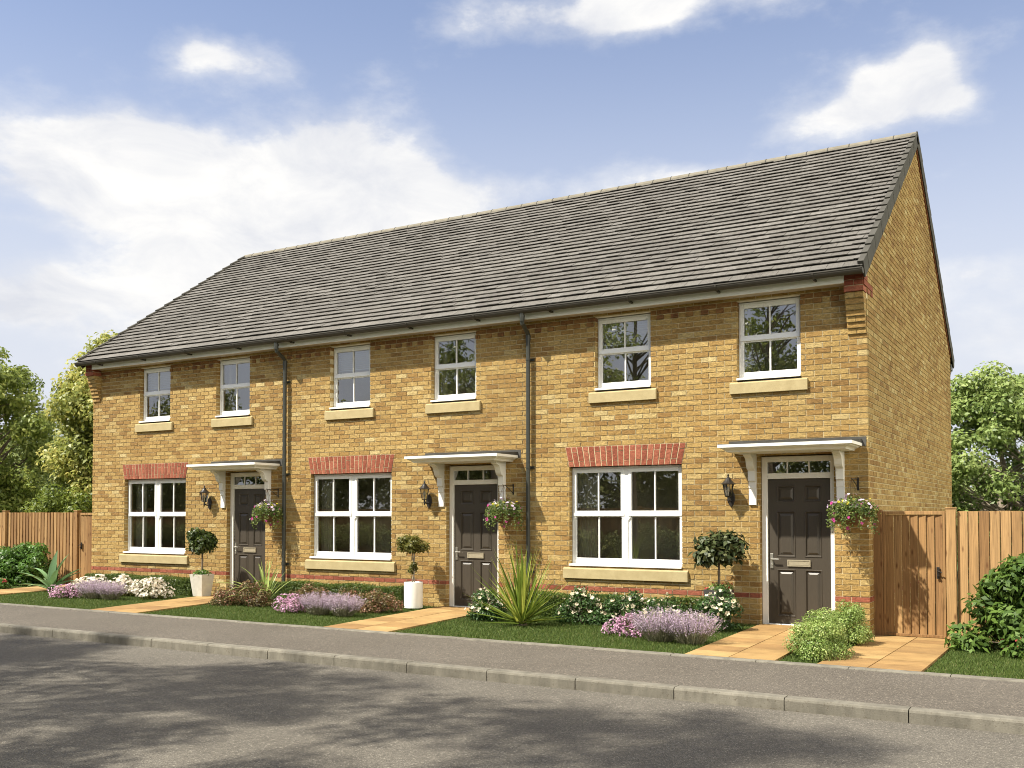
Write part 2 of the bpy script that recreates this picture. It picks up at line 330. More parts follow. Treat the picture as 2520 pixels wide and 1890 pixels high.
# ------------------------------------------------------------------ camera, sun, sky
cam = bpy.data.cameras.new('camera'); camo = bpy.data.objects.new('camera', cam); COL.objects.link(camo)
cam.sensor_width = 36; cam.lens = 2438.15 / 2520 * 36
cam.shift_y = (1197.43 - 945) / 2520; cam.clip_end = 3000
camo.location = (2.54785, -13.4416, 1.4942)
camo.rotation_euler = (R(90) + 0.0291, 0, 0.53246)
scene.camera = camo
LD = Vector((0.77, 1.0, -1.58)).normalized()
sun = bpy.data.lights.new('sun', 'SUN'); so = bpy.data.objects.new('sun', sun); COL.objects.link(so)
sun.energy = 5.0; sun.angle = R(0.9); sun.color = (1.0, 0.94, 0.81)
so.rotation_euler = LD.to_track_quat('-Z', 'Y').to_euler(); so.location = (-8, -20, 25)
W = bpy.data.worlds.new('World'); scene.world = W; W.use_nodes = True
def build_sky():
    nt = W.node_tree; bg = nt.nodes['Background']; bg.inputs[1].default_value = 0.075
    sky = N(nt, 'ShaderNodeTexSky', sky_type='NISHITA'); sky.sun_disc = False
    sky.sun_elevation = math.asin(-LD.z); sky.sun_rotation = math.atan2(-LD.x, -LD.y)
    sky.air_density = 1.0; sky.dust_density = 0.8; sky.ozone_density = 2.2
    g = N(nt, 'ShaderNodeNewGeometry'); sep = N(nt, 'ShaderNodeSeparateXYZ')
    vm = N(nt, 'ShaderNodeVectorMath', operation='SCALE'); vm.inputs[3].default_value = -1
    nt.links.new(g.outputs['Incoming'], vm.inputs[0])
    tc = N(nt, 'ShaderNodeTexCoord'); nt.links.new(tc.outputs['Generated'], sep.inputs[0])
    D = tc.outputs['Generated']
    def math_(op, a, b=None, c=None):
        n = N(nt, 'ShaderNodeMath', operation=op)
        for i, v in enumerate((a, b, c)):
            if v is None: continue
            if isinstance(v, (int, float)): n.inputs[i].default_value = v
            else: nt.links.new(v, n.inputs[i])
        return n.outputs[0]
    az = math_('ARCTAN2', sep.outputs[0], sep.outputs[1]); el = math_('ARCSINE', sep.outputs[2])
    mp = N(nt, 'ShaderNodeMapping'); mp.inputs['Scale'].default_value = (1, 1, 1.9); nt.links.new(D, mp.inputs['Vector'])
    n1 = noise(nt, 5.5, 12, 0.58, vec=mp.outputs[0], dist=0.0); n2 = noise(nt, 1.8, 6, 0.55, vec=mp.outputs[0])
    blobs = BLOBS
    tot = None
    for (bx, by, rx, ry, w) in blobs:
        dx = math_('DIVIDE', math_('SUBTRACT', az, bx), rx); dy = math_('DIVIDE', math_('SUBTRACT', el, by), ry)
        q = math_('ADD', math_('MULTIPLY', dx, dx), math_('MULTIPLY', dy, dy))
        v = math_('MULTIPLY', math_('EXPONENT', math_('MULTIPLY', q, -1)), w)
        tot = v if tot is None else math_('ADD', tot, v)
    # broken cloud behind the camera and an added, unseen bright bank that lights the shaded gable
    back = maprange(nt, sep.outputs[1], 0.25, -0.3, 0, 0.40)
    east_fill = maprange(nt, sep.outputs[0], 0.25, 0.6, 0, 0.95)
    tot = math_('ADD', tot, math_('MAXIMUM', back, east_fill))
    n4 = noise(nt, 17, 8, 0.6, vec=mp.outputs[0])
    nn = math_('ADD', math_('MULTIPLY', math_('SUBTRACT', n4.outputs[0], 0.5), 0.9), math_('MULTIPLY', math_('SUBTRACT', n2.outputs[0], 0.5), 0.7))
    nn = math_('ADD', nn, math_('MULTIPLY', math_('SUBTRACT', n1.outputs[0], 0.5), 2.1))
    ms = N(nt, 'ShaderNodeMapRange', interpolation_type='SMOOTHSTEP')
    nt.links.new(math_('ADD', tot, nn), ms.inputs[0]); ms.inputs[1].default_value = 0.22; ms.inputs[2].default_value = 1.05
    # pale air towards the horizon
    hz = N(nt, 'ShaderNodeMapRange', interpolation_type='SMOOTHSTEP'); nt.links.new(el, hz.inputs[0])
    for i, v in enumerate((0.52, 0.10, 0.20, 0.92)): hz.inputs[i + 1].default_value = v
    tint = mixc(nt, 1.0, sky.outputs[0], SKYTINT, 'MULTIPLY')
    c0 = mixc(nt, hz.outputs[0], tint, HAZEC)
    n3 = noise(nt, 9.0, 7, 0.6, vec=mp.outputs[0], dist=0.5)
    lum = math_('ADD', math_('MULTIPLY', n3.outputs[0], 0.6), math_('MULTIPLY', n2.outputs[0], 0.4))
    shade0 = mixc(nt, maprange(nt, lum, 0.38, 0.60, 0, 1), CLOUD_LO, CLOUD_HI)
    shade1 = mixc(nt, maprange(nt, sep.outputs[1], 0.2, -0.3, 0, 1), shade0, CLOUD_S)
    shade = mixc(nt, maprange(nt, sep.outputs[0], 0.2, 0.6, 0, 1), shade1, FILL_E)  # fill colour of the added out-of-view bank, brightens the gable
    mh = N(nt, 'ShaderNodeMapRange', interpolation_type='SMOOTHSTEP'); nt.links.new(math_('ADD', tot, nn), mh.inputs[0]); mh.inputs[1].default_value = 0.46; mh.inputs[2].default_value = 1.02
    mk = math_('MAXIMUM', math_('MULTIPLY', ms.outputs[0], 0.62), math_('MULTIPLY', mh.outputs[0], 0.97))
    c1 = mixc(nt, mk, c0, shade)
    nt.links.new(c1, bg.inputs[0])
def azel(x, y, z): 
    l = math.sqrt(x * x + y * y + z * z); return math.atan2(x, y), math.asin(z / l)
# cloud banks: compass direction, elevation, width, height, weight
BLOBS = [(-0.82, 0.315, 0.18, 0.056, 1.3), (-0.99, 0.315, 0.10, 0.04, 0.75), (-0.68, 0.345, 0.085, 0.052, 0.75), (-0.60, 0.300, 0.09, 0.034, 0.8),
         (-1.0, 0.19, 0.26, 0.036, 0.85), (-0.74, 0.245, 0.22, 0.045, 0.8), (-0.83, 0.425, 0.065, 0.03, 0.85),
         (-0.150, 0.385, 0.052, 0.030, 1.25), (-0.215, 0.365, 0.060, 0.020, 0.75), (-0.105, 0.365, 0.030, 0.016, 0.6), (-0.130, 0.405, 0.022, 0.016, 0.55), (-0.185, 0.398, 0.018, 0.014, 0.45), (-0.41, 0.48, 0.08, 0.03, 1.0), (-0.55, 0.47, 0.09, 0.022, 0.68), (-0.27, 0.49, 0.11, 0.022, 0.75), (-0.44, 0.318, 0.06, 0.030, 0.85), (-0.345, 0.325, 0.045, 0.018, 0.65),
         (-0.06, 0.22, 0.06, 0.03, 0.6), (-0.02, 0.15, 0.12, 0.04, 0.7)]
SKYTINT = (1.0, 1.06, 1.22)
HAZEC = (5.6, 5.75, 6.2)
CLOUD_LO = (5.3, 5.45, 5.9); CLOUD_HI = (7.4, 7.3, 7.1); FILL_E = (25.0, 23.0, 18.5); CLOUD_S = (4.6, 4.5, 4.3)
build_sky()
scene.view_settings.view_transform = 'Standard'; scene.view_settings.look = 'None'
scene.view_settings.exposure = 0.92; scene.view_settings.gamma = 1
scene.render.engine = 'CYCLES'
cy = scene.cycles
cy.max_bounces = 7; cy.diffuse_bounces = 3; cy.glossy_bounces = 3; cy.transmission_bounces = 4; cy.transparent_max_bounces = 10
cy.use_denoising = True; cy.denoising_prefilter = 'ACCURATE'; cy.use_adaptive_sampling = False; cy.caustics_reflective = False; cy.caustics_refractive = False; cy.sample_clamp_indirect = 4; cy.filter_width = 1.0

# ------------------------------------------------------------------ ground setting
PI = math.pi
def sheet(name, pts, m, kind='structure', z=None):
    b = MB(); n = len(pts); b.add(pts, [tuple(range(n))]); o = b.build(name, m, fix=False); return struct(o, kind)
def rect(x0, x1, y0, y1, z): return [(x0, y0, z), (x1, y0, z), (x1, y1, z), (x0, y1, z)]
sheet('ground', rect(-900, 900, -900, 900, -0.16), M['turf'])
sheet('road', rect(-120, 80, -11.5, -5.29, -0.1), M['road'])
YK0, YK1, YE0, YE1 = -5.30, -5.165, -3.45, -3.33
def slab(name, x0, x1, y0, y1, z0, z1, m):
    b = MB(); b.box(x0, x1, y0, y1, z0, z1); return struct(b.build(name, m))
slab('pavement', -120, 80, YK1 + 0.002, YE0 - 0.002, -0.15, 0.0, M['pave'])
def stones(name, y0, y1, z0, z1, L, x0, x1, anchor, bev):
    b = MB(); k0 = int((x0 - anchor) / L); k1 = int((x1 - anchor) / L)
    for k in range(k0, k1):
        xa = anchor + k * L; g = 0.004; dy = random.uniform(-.0025, .0025); dz = random.uniform(-.0015, .0015)
        c = bev; r = random.random()
        poly = [(y0 + dy, z0), (y1, z0), (y1, z1 + dz), (y0 + c + dy, z1 + dz), (y0 + c * .35 + dy, z1 - c * .3 + dz), (y0 + dy, z1 - c + dz)]
        b.prism(poly, xa + g, xa + L - g, 'x', r)
    return struct(b.build(name, M['kerb']))
stones('kerb', YK0, YK1, -0.2, 0.004, 0.955, -60, 30, 0.33, 0.022)
stones('pavement_edging', YE0, YE1, -0.15, 0.014, 0.915, -60, 30, 0.45, 0.012)
slab('far_pavement', -120, 80, -13.2, -11.5, -0.17, 0.0, M['pave'])
slab('far_verge', -120, 80, -60, -13.204, -0.17, -0.01, M['turf'])
def gz(x, y):
    if x < -0.30: return 0.0
    t = min(max((y + 3.33) / 3.68, 0), 1); s = min(max((x + 0.30) / 0.30, 0), 1); return -0.10 * t * s
# lawn behind the edging, level in front of the houses and falling slightly to the side gate on the right
b = MB(); b.box(-80, -0.3, YE1 + 0.002, 0.0, -0.15, -0.012); b.box(-80, -15.9, 0.002, 60, -0.15, -0.013)
struct(b.build('lawn', M['turf']))
b = MB(); xs = [-0.298, -0.15, 0.0, 3, 30]; ys = [YE1 + .002, -2.4, -1.5, -.6, 0.35, 60]
for i in range(4):
    for j in range(5):
        q = [(x, y, gz(x, y) - 0.012) for x, y in ((xs[i], ys[j]), (xs[i + 1], ys[j]), (xs[i + 1], ys[j + 1]), (xs[i], ys[j + 1]))]
        b.add(q, [(0, 1, 2, 3)])
struct(b.build('lawn', M['turf'], fix=False))
PATHS = {'h3': [(-1.274, YE1), (-0.295, YE1), (-0.44, 0.0), (-1.43, 0.0)], 'gate': [(0.117, YE1), (1.10, YE1), (1.03, 0.38), (0.02, 0.38)],
         'h2': [(-6.34, YE1), (-5.25, YE1), (-5.62, 0.0), (-6.70, 0.0)], 'h1': [(-11.14, YE1), (-10.05, YE1), (-10.72, 0.0), (-11.80, 0.0)],
         'left': [(-16.35, YE1), (-15.05, YE1), (-15.62, 0.38), (-16.6, 0.38)]}
def flagpath(q, rows, split, zf):
    b = MB(); P0, P1, P2, P3 = [Vector((p[0], p[1], 0)) for p in q]
    def at(u, v): return (P0.lerp(P1, u)).lerp(P3.lerp(P2, u), v)
    cols = [(0, split), (split, 1)]
    for j in range(rows):
        for (u0, u1) in cols:
            g = 0.006; gu = g; gv = 0.0016
            c = [at(u0 + gu, (j / rows) + gv), at(u1 - gu, j / rows + gv), at(u1 - gu, (j + 1) / rows - gv), at(u0 + gu, (j + 1) / rows - gv)]
            dz = random.uniform(-.001, .001); r = random.random()
            top = [(p.x, p.y, zf(p.x, p.y) + 0.014 + dz) for p in c]; bot = [(p.x, p.y, zf(p.x, p.y) - 0.06) for p in c]
            b.add(top + bot, [(0, 1, 2, 3), (0, 4, 5, 1), (1, 5, 6, 2), (2, 6, 7, 3), (3, 7, 4, 0)], r)
    n = 18
    for j in range(n):
        c = [at(.003, j / n), at(.997, j / n), at(.997, (j + 1) / n), at(.003, (j + 1) / n)]
        b.add([(p.x, p.y, zf(p.x, p.y) + 0.002) for p in c], [(0, 1, 2, 3)], 0.5, 1)
    return struct(b.build('garden_path', [M['flag'], M['joint']]))
flat = lambda x, y: 0.0
flagpath(PATHS['h3'], 8, 0.5, flat); flagpath(PATHS['gate'], 9, 0.5, gz)
flagpath(PATHS['h2'], 7, 0.5, flat); flagpath(PATHS['h1'], 7, 0.5, flat); flagpath(PATHS['left'], 8, 0.5, flat)
def inpath(x, y, pad=0.02):
    res = np.zeros(len(x), bool)
    for q in PATHS.values():
        ok = np.ones(len(x), bool)
        for i in range(4):
            (ax, ay), (bx, by) = q[i], q[(i + 1) % 4]; l = math.hypot(bx - ax, by - ay)
            ok &= ((bx - ax) * (y - ay) - (by - ay) * (x - ax)) / l > -pad
        res |= ok
    return res
def grass():
    n = 330000
    x = rng.uniform(-19, 3.4, n); y = rng.uniform(YE1 + .005, -0.02, n)
    # denser towards the viewer's end
    keep = (rng.random(n) < np.clip(0.28 + (x + 19) / 24, 0, 1)) & ~inpath(x, y)
    x = x[keep]; y = y[keep]; n = len(x)
    t = np.clip((y + 3.33) / 3.68, 0, 1) * np.clip((x + .30) / .30, 0, 1); z = -0.1 * t - 0.014
    edge = np.minimum(1, (y - YE1) / 0.05 + .45)
    h = rng.uniform(.016, .036, n) * edge; a = rng.uniform(0, 2 * np.pi, n); w = rng.uniform(.0025, .005, n)
    lean = rng.uniform(0, .028, n); la = rng.uniform(0, 2 * np.pi, n)
    cx, sx = np.cos(a) * w, np.sin(a) * w; tx, ty = np.cos(la) * lean, np.sin(la) * lean
    v = np.stack([np.stack([x - cx, y - sx, z], 1), np.stack([x + cx, y + sx, z], 1),
                  np.stack([x + cx * .3 + tx, y + sx * .3 + ty, z + h], 1), np.stack([x - cx * .3 + tx, y - sx * .3 + ty, z + h], 1)], 1).reshape(-1, 3)
    q = np.arange(n * 4).reshape(-1, 4)
    o = npmesh('grass', v, q, rng.random(n), M['grass']); struct(o, 'stuff')
grass()

# ------------------------------------------------------------------ the terrace
XL = -15.579; DEP = 8.654; PX = [XL, -10.12, -5.03, 0.0]
OFF = [-10.215, -5.19, 0.0]
SL = 0.6951; TH = math.atan(SL); CT, ST = math.cos(TH), math.sin(TH)
houses = [thing('terraced_house', lab, 'house', (o, 0, 0), 'yellow brick houses of the terrace') for o, lab in zip(OFF, (
    'left end house of the yellow brick terrace, by the long boarded fence',
    'middle house of the yellow brick terrace, between the two dark front downpipes',
    'right end house of the brick terrace, its tall gable beside the gate'))]
for h in houses: h['kind'] = 'thing'
GW = (-4.356, -2.546, 0.70, 2.235); UL = (-3.917, -3.016, 3.32, 4.475); UR = (-1.735, -0.848, 3.32, 4.475); DR = (-1.428, -0.426, -0.05, 2.32)
def wall_front(hi):
    xa, xb = PX[hi], PX[hi + 1]; o = OFF[hi]
    ops = [(a + o, c + o, d, e) for a, c, d, e in (GW, UL, UR, DR)]
    b = MB(); z0, z1 = -0.3, 4.70; th = 0.30
    xs = sorted({xa, xb, *[v for p in ops for v in p[:2]]}); zs = sorted({z0, z1, *[v for p in ops for v in p[2:]]})
    inside = lambda x, z: any(p[0] < x < p[1] and p[2] < z < p[3] for p in ops)
    for i in range(len(xs) - 1):
        for j in range(len(zs) - 1):
            X0, X1, Z0, Z1 = xs[i], xs[i + 1], zs[j], zs[j + 1]
            if inside((X0 + X1) / 2, (Z0 + Z1) / 2): continue
            b.add([(X0, 0, Z0), (X1, 0, Z0), (X1, 0, Z1), (X0, 0, Z1)], [(0, 1, 2, 3)], .5, 0)
            b.add([(X0, th, Z0), (X1, th, Z0), (X1, th, Z1), (X0, th, Z1)], [(3, 2, 1, 0)], .5, 4)
    for p in ops:
        X0, X1, Z0, Z1 = p
        b.add([(X0, 0, Z0), (X0, th, Z0), (X0, th, Z1), (X0, 0, Z1)], [(0, 3, 2, 1)], .5, 0)
        b.add([(X1, 0, Z0), (X1, th, Z0), (X1, th, Z1), (X1, 0, Z1)], [(0, 1, 2, 3)], .5, 0)
        b.add([(X0, 0, Z1), (X1, 0, Z1), (X1, th, Z1), (X0, th, Z1)], [(0, 1, 2, 3)], .5, 4)
        b.add([(X0, 0, Z0), (X1, 0, Z0), (X1, th, Z0), (X0, th, Z0)], [(0, 1, 2, 3)], .5, 0)
    hm = 0.0065
    for k in range(-4, 62):
        zb = 0.06 + .075 * k; zt = zb + .075
        if zt > 4.68: break
        zc = (zb + zt) / 2; ph = 0 if k % 2 == 0 else 0.1125
        n0 = int((xa + ph) / .225) - 3
        cuts = sorted((p[0], p[1]) for p in ops if p[2] < zc < p[3])
        if zc > 4.34: pass
        for n in range(n0, 3):
            x0 = n * .225 - ph; x1 = x0 + .225
            lo, hi_ = max(x0, XL), min(x1, 0.0)
            if hi_ - lo < .02: continue
            cxm = (lo + hi_) / 2
            if not (xa <= cxm < xb): continue
            segs = [(lo, hi_)]
            for c0, c1 in cuts:
                ns = []
                for s0, s1 in segs:
                    if c1 <= s0 or c0 >= s1: ns.append((s0, s1)); continue
                    if s0 < c0: ns.append((s0, c0 + .009))
                    if s1 > c1: ns.append((c1 - .009, s1))
                segs = ns
            for s0, s1 in segs:
                if s1 - s0 < .025: continue
                e0 = .0065 if s0 > XL + .01 else -.008; e1 = .0065 if s1 < -.01 else -.008
                m = 1; yo = -0.0085 + random.uniform(-.0018, .0018)
                if k == 4: m = 2
                if k == 58: m = 3
                if k == 57:
                    m = 3
                    # dentil headers
                    mid = (s0 + s1) / 2
                    for q0, q1 in ((s0, mid), (mid, s1)):
                        pr = ((round((q0 + 40) / .1125)) % 2 == 0)
                        b.box(q0 + .004, q1 - .004, (-.026 if pr else -.006), .09, zb + hm, zt - hm, random.random(), 3 if pr else 1, 'k')
                    continue
                b.box(s0 + e0, s1 - e1, yo, .09, zb + hm, zt - hm, random.random(), m, 'k')
    for v in range(len(b.v)): b.v[v] = (b.v[v][0] - o, b.v[v][1], b.v[v][2])
    ob = b.build('front_wall', [M['mortar'], M['brick'], M['brick_red'], M['brick_dark'], M['inside']], houses[hi], fix=False)
for hi in range(3): wall_front(hi)
def zroof_wall(y): return 4.728 + SL * min(y, DEP - y)
def gable(hi, x, sgn, bricks=True):
    o = OFF[hi]; b = MB(); x -= o
    poly = [(0.0 if False else 0.302, -.3), (DEP, -.3), (DEP, 4.70), (DEP / 2, 4.70 + SL * DEP / 2), (0.302, 4.70 + SL * .302)]
    b.prism(poly, x, x - sgn * .25, 'x', .5, 0)
    # the corner return of the front wall closes the strip between y=0 and the gable panel
    b.prism([(0.003, -.3), (0.3015, -.3), (0.3015, 4.70 + SL * .302), (0.003, 4.70)], x, x - sgn * .25, 'x', .5, 0)
    for k in range(-4, 110):
        zb = .06 + .075 * k; zt = zb + .075
        ymin = max(.094, (zt - 4.71) / SL); ymax = DEP - max(0, (zt - 4.71) / SL)
        if ymax - ymin < .15: break
        ph = .0 if k % 2 == 0 else .1125
        if zb > 4.69:
            ymin = max(0.0, ymin)
        n = 0; y0 = .094 + ph - .225
        while y0 < ymax:
            lo, hi_ = max(y0, ymin), min(y0 + .225, ymax); y0 += .225
            if hi_ - lo < .03: continue
            m = 2 if k == 4 else 1
            p = .0085 + random.uniform(-.0015, .0015)
            xa, xb = (x - .08, x + p) if sgn > 0 else (x - p, x + .08)
            b.box(xa, xb, lo + .0065, hi_ - .0065, zb + .0065, zt - .0065, random.random(), m, 'l' if sgn > 0 else 'r')
    return b.build('gable_wall', [M['mortar'], M['brick'], M['brick_red']], houses[hi], fix=False)
gable(2, 0.0, 1); gable(0, XL, -1)
for hi in range(3):
    o = OFF[hi]; xa, xb = PX[hi] - o, PX[hi + 1] - o; b = MB()
    ea = .26 if hi == 0 else .003; eb = .26 if hi == 2 else .003
    b.box(xa + ea, xb - eb, DEP - .3, DEP - .004, -.3, 4.70, .5, 0)
    b.build('rear_wall', [M['mortar']], houses[hi])
    b = MB()
    b.box(xa + ea, xb - eb, .31, DEP - .31, -.05, -.001, .5); b.box(xa + ea, xb - eb, .31, DEP - .31, 2.48, 2.72, .5)
    b.box(xa + ea, xb - eb, .31, DEP - .31, 4.56, 4.60, .5)
    if hi < 2: b.box(xb - .1, xb - .005, .31, DEP - .31, 0, 4.55, .5)
    b.box(xa + ea, xb - eb, 1.35, 1.45, 0, 2.47, .5); b.box(xa + ea, xb - eb, 1.35, 1.45, 2.73, 4.55, .5)
    b.build('interior', [M['inside']], houses[hi])
# roof
EY, EZ = -0.352, 4.678
def rp(s, h, front=True):
    y = EY + s * CT - h * ST; z = EZ + s * ST + h * CT
    return (y if front else DEP - y), z
SMAX = (DEP / 2 - EY) / CT; NC = 31; GA = SMAX / NC
def roof(hi):
    o = OFF[hi]; x0 = PX[hi] - (.03 if hi == 0 else 0); x1 = PX[hi + 1] + (.03 if hi == 2 else 0)
    b = MB(); TW = .215
    for front in (True, False):
        for i in range(NC):
            s0 = i * GA - (.02 if i == 0 else 0); s1 = min(s0 + GA + .06, SMAX)
            ph = .1075 if i % 2 else 0
            n = int(math.floor((XL - .2) / TW)) - 1
            while n * TW - ph < .1:
                xa = n * TW - ph; xb = xa + TW; n += 1
                lo, hb = max(xa, XL - .03), min(xb, .03)
                if hb - lo < .02: continue
                c = (lo + hb) / 2
                if not (x0 <= c < x1): continue
                j = random.uniform(-.0025, .0025); g = .0022
                lp = (.044 + random.uniform(-.006, .005)) if i else .03; A, Bt = rp(s0 + random.uniform(-.003, .003), lp + j, front), rp(s1, .009, front); Cc = rp(s0, lp - .012 + j, front); Dd = rp(s1, .001, front)
                v = [(lo + g, *A), (hb - g, *A), (hb - g, *Bt), (lo + g, *Bt), (lo + g, *Cc), (hb - g, *Cc), (hb - g, *Dd), (lo + g, *Dd)]
                b.add([(q[0] - o, q[1], q[2]) for q in v], [(0, 1, 2, 3), (4, 5, 1, 0), (4, 0, 3, 7), (1, 5, 6, 2), (7, 6, 5, 4)], random.random(), 0)
        A, Bt = rp(0, 0.0, front), rp(SMAX, 0.0, front); A2, B2 = rp(.02, -.05, front), rp(SMAX, -.05, front)
        v = [(x0 - o, *A), (x1 - o, *A), (x1 - o, *Bt), (x0 - o, *Bt), (x0 - o, *A2), (x1 - o, *A2), (x1 - o, *B2), (x0 - o, *B2)]
        b.add(v, [(0, 1, 2, 3), (7, 6, 5, 4), (0, 4, 5, 1)], .5, 1)
    ro = b.build('roof', [M['tile'], M['deck']], houses[hi], fix=False)
    # ridge tiles
    b = MB(); RL = .3655; zr = EZ + SMAX * ST
    n0 = int((XL - .5) / RL) - 1
    for n in range(n0, 2):
        xa = n * RL + .04; xb = xa + RL
        lo, hb = max(xa, XL - .035), min(xb, .04); c = (lo + hb) / 2
        if hb - lo < .05 or not (x0 - .01 <= c < x1 + .02): continue
        prof = []
        for t in range(9):
            a = PI * t / 8; prof.append((DEP / 2 - math.cos(a) * .118, zr - .055 + math.sin(a) * .105))
        prof += [(DEP / 2 + .10, zr - .055), (DEP / 2 - .10, zr - .055)]
        b.prism(prof, lo + .006 - o, hb - .006 - o, 'x', random.random(), 0)
        prof2 = [(DEP / 2 - math.cos(PI * t / 8) * .122, zr - .055 + math.sin(PI * t / 8) * .110) for t in range(9)]
        b.prism(prof2, hb - .012 - o, hb + .004 - o, 'x', .3, 1)
    b.build('ridge', [M['ridge'], M['verge']], ro)
    for (side, hh) in ((1, 2), (-1, 0)):
        if hi != hh: continue
        b = MB(); xe = (.03 if side > 0 else XL - .03) - o
        for front in (True, False):
            n = 19; L = SMAX / n
            for i in range(n):
                s0, s1 = i * L, (i + 1) * L + .02
                lift = .060
                pts = [rp(s0, lift + .012, front), rp(s1, lift - .012, front), rp(s1, -.155, front), rp(s0, -.155, front)]
                inner = xe - side * .060
                top = [(xe + side * .018, *pts[0]), (xe + side * .018, *pts[1]), (xe + side * .018, *pts[2]), (xe + side * .018, *pts[3])]
                b.prism([pts[0], pts[1], pts[2], pts[3]], xe - side * .004, xe + side * (.016 + .003 * (i % 2)), 'x', random.random())
                q = [rp(s0, lift + .012, front), rp(s1, lift - .012, front), rp(s1, lift - .036, front), rp(s0, .012, front)]
                b.prism(q, inner, xe - side * .004, 'x', random.random())
        b.build('verge', [M['verge']], ro)
        b = MB()
        for front in (True, False):
            q = [rp(.35, -.13, front), rp(SMAX - .02, -.13, front), rp(SMAX - .02, -.178, front), rp(.35, -.178, front)]
            b.prism(q, (0 if side > 0 else XL) - o, xe - side * .0045, 'x')
        b.build('undercloak', [M['undercloak']], ro)
for hi in range(3): roof(hi)
# eaves: fascia, soffit, gutter, corbels
def eaves(hi):
    o = OFF[hi]; x0, x1 = PX[hi], PX[hi + 1]
    fx0 = x0 + (.232 if hi == 0 else 0); fx1 = x1 - (.232 if hi == 2 else 0)
    b = MB(); b.box(fx0 - o, fx1 - o, -.235, -.213, 4.515, 4.66); fo = b.build('fascia', M['fascia'], houses[hi])
    b = MB(); b.box(fx0 - o, fx1 - o, -.2125, -.004, 4.523, 4.54); b.build('soffit', M['soffit'], fo)
    for front in (True, False):
        gx0 = x0 - (.06 if hi == 0 else 0); gx1 = x1 + (.025 if hi == 2 else 0)
        b = MB(); yc, zc = -.362, 4.648
        Y = (lambda y: y) if front else (lambda y: DEP - y)
        prof = [(Y(yc - .072), zc + .008), (Y(yc - .072), zc - .006)] + [(Y(yc - math.cos(t) * .067), zc - math.sin(t) * .067) for t in np.linspace(.1, PI - .1, 11)] + [(Y(yc + .067), zc)]
        inn = [(Y(yc - math.cos(t) * .060), zc - math.sin(t) * .060) for t in np.linspace(PI, 0, 11)]
        b.prism(prof + inn, gx0 - o, gx1 - o, 'x')
        if hi == 0: b.prism(prof, gx0 - .012 - o, gx0 - o, 'x')
        if hi == 2: b.prism(prof, gx1 - o, gx1 + .012 - o, 'x')
        go = b.build('gutter', M['gutter'], houses[hi], smooth=False)
        if not front: continue
        n = -.587
        while n > XL:
            if x0 <= n < x1:
                b = MB()
                ring = [(yc - math.cos(t) * .078, zc - math.sin(t) * .076) for t in np.linspace(0, PI, 10)]
                ring2 = [(yc - math.cos(t) * .0675, zc - math.sin(t) * .0675) for t in np.linspace(PI, 0, 10)]
                b.prism(ring + ring2, n - .012 - o, n + .012 - o, 'x')
                b.box(n - .012 - o, n + .012 - o, yc + .03, -.2355, zc - .082, zc - .055)
                b.build('gutter_bracket', M['gutter'], go)
            n -= 1.31
    if hi != 1:
        b = MB(); xr = (0.0 if hi == 2 else XL + .232)
        for k in range(7):
            zb = 3.872 + .075 * k; y = -.034 - .0245 * k
            a, c = xr - .232 - o, xr - o
            mid = a + (.116 if k % 2 else .116 + (.0))
            b.box(a + .003, c - .003, y + .010, .0, zb, zb + .075, .5, 0)
            if k % 2 == 0:
                b.box(a + .0, mid - .004, y, .0, zb + .005, zb + .070, random.random(), 1); b.box(mid + .004, c, y, .0, zb + .005, zb + .070, random.random(), 1)
            else: b.box(a, c, y, .0, zb + .005, zb + .070, random.random(), 1)
        a, c = xr - .232 - o, xr - o
        b.box(a - .006, c + .006, -.212, -.002, 4.402, 4.470, .9, 2)
        for k in range(3):
            zb = 4.477 + .075 * k; dk = 2; b.box(a + .002, c - .002, -.20, -.002, zb - .008, zb + .075, .5, 0)
            if k % 2 == 0:
                mid = (a + c) / 2; b.box(a, mid - .004, -.207, -.002, zb + .004, zb + .07, .1, 2); b.box(mid + .004, c, -.207, -.002, zb + .004, zb + .07, .1, 2)
            else: b.box(a, c, -.207, -.002, zb + .004, zb + .07, .1, 2)
        # red header bricks returned round the gable face
        s = 1 if hi == 2 else -1; xg = (0.0 if hi == 2 else XL) - o
        for (y0, y1, z0, z1) in ((-.19, .03, 4.555, 4.62), (-.19, .12, 4.48, 4.548), (.128, .37, 4.48, 4.548), (.06, .165, 4.405, 4.472), (.262, .37, 4.405, 4.472), (-.17, -.03, 4.628, 4.69)):
            b.box(min(xg, xg + s * .016), max(xg, xg + s * .016), y0, y1, z0, z1, random.random(), 2)
        b.build('corbel', [M['mortar'], M['brick'], M['brick_red'], M['brick_dark']], houses[hi])
for hi in range(3): eaves(hi)
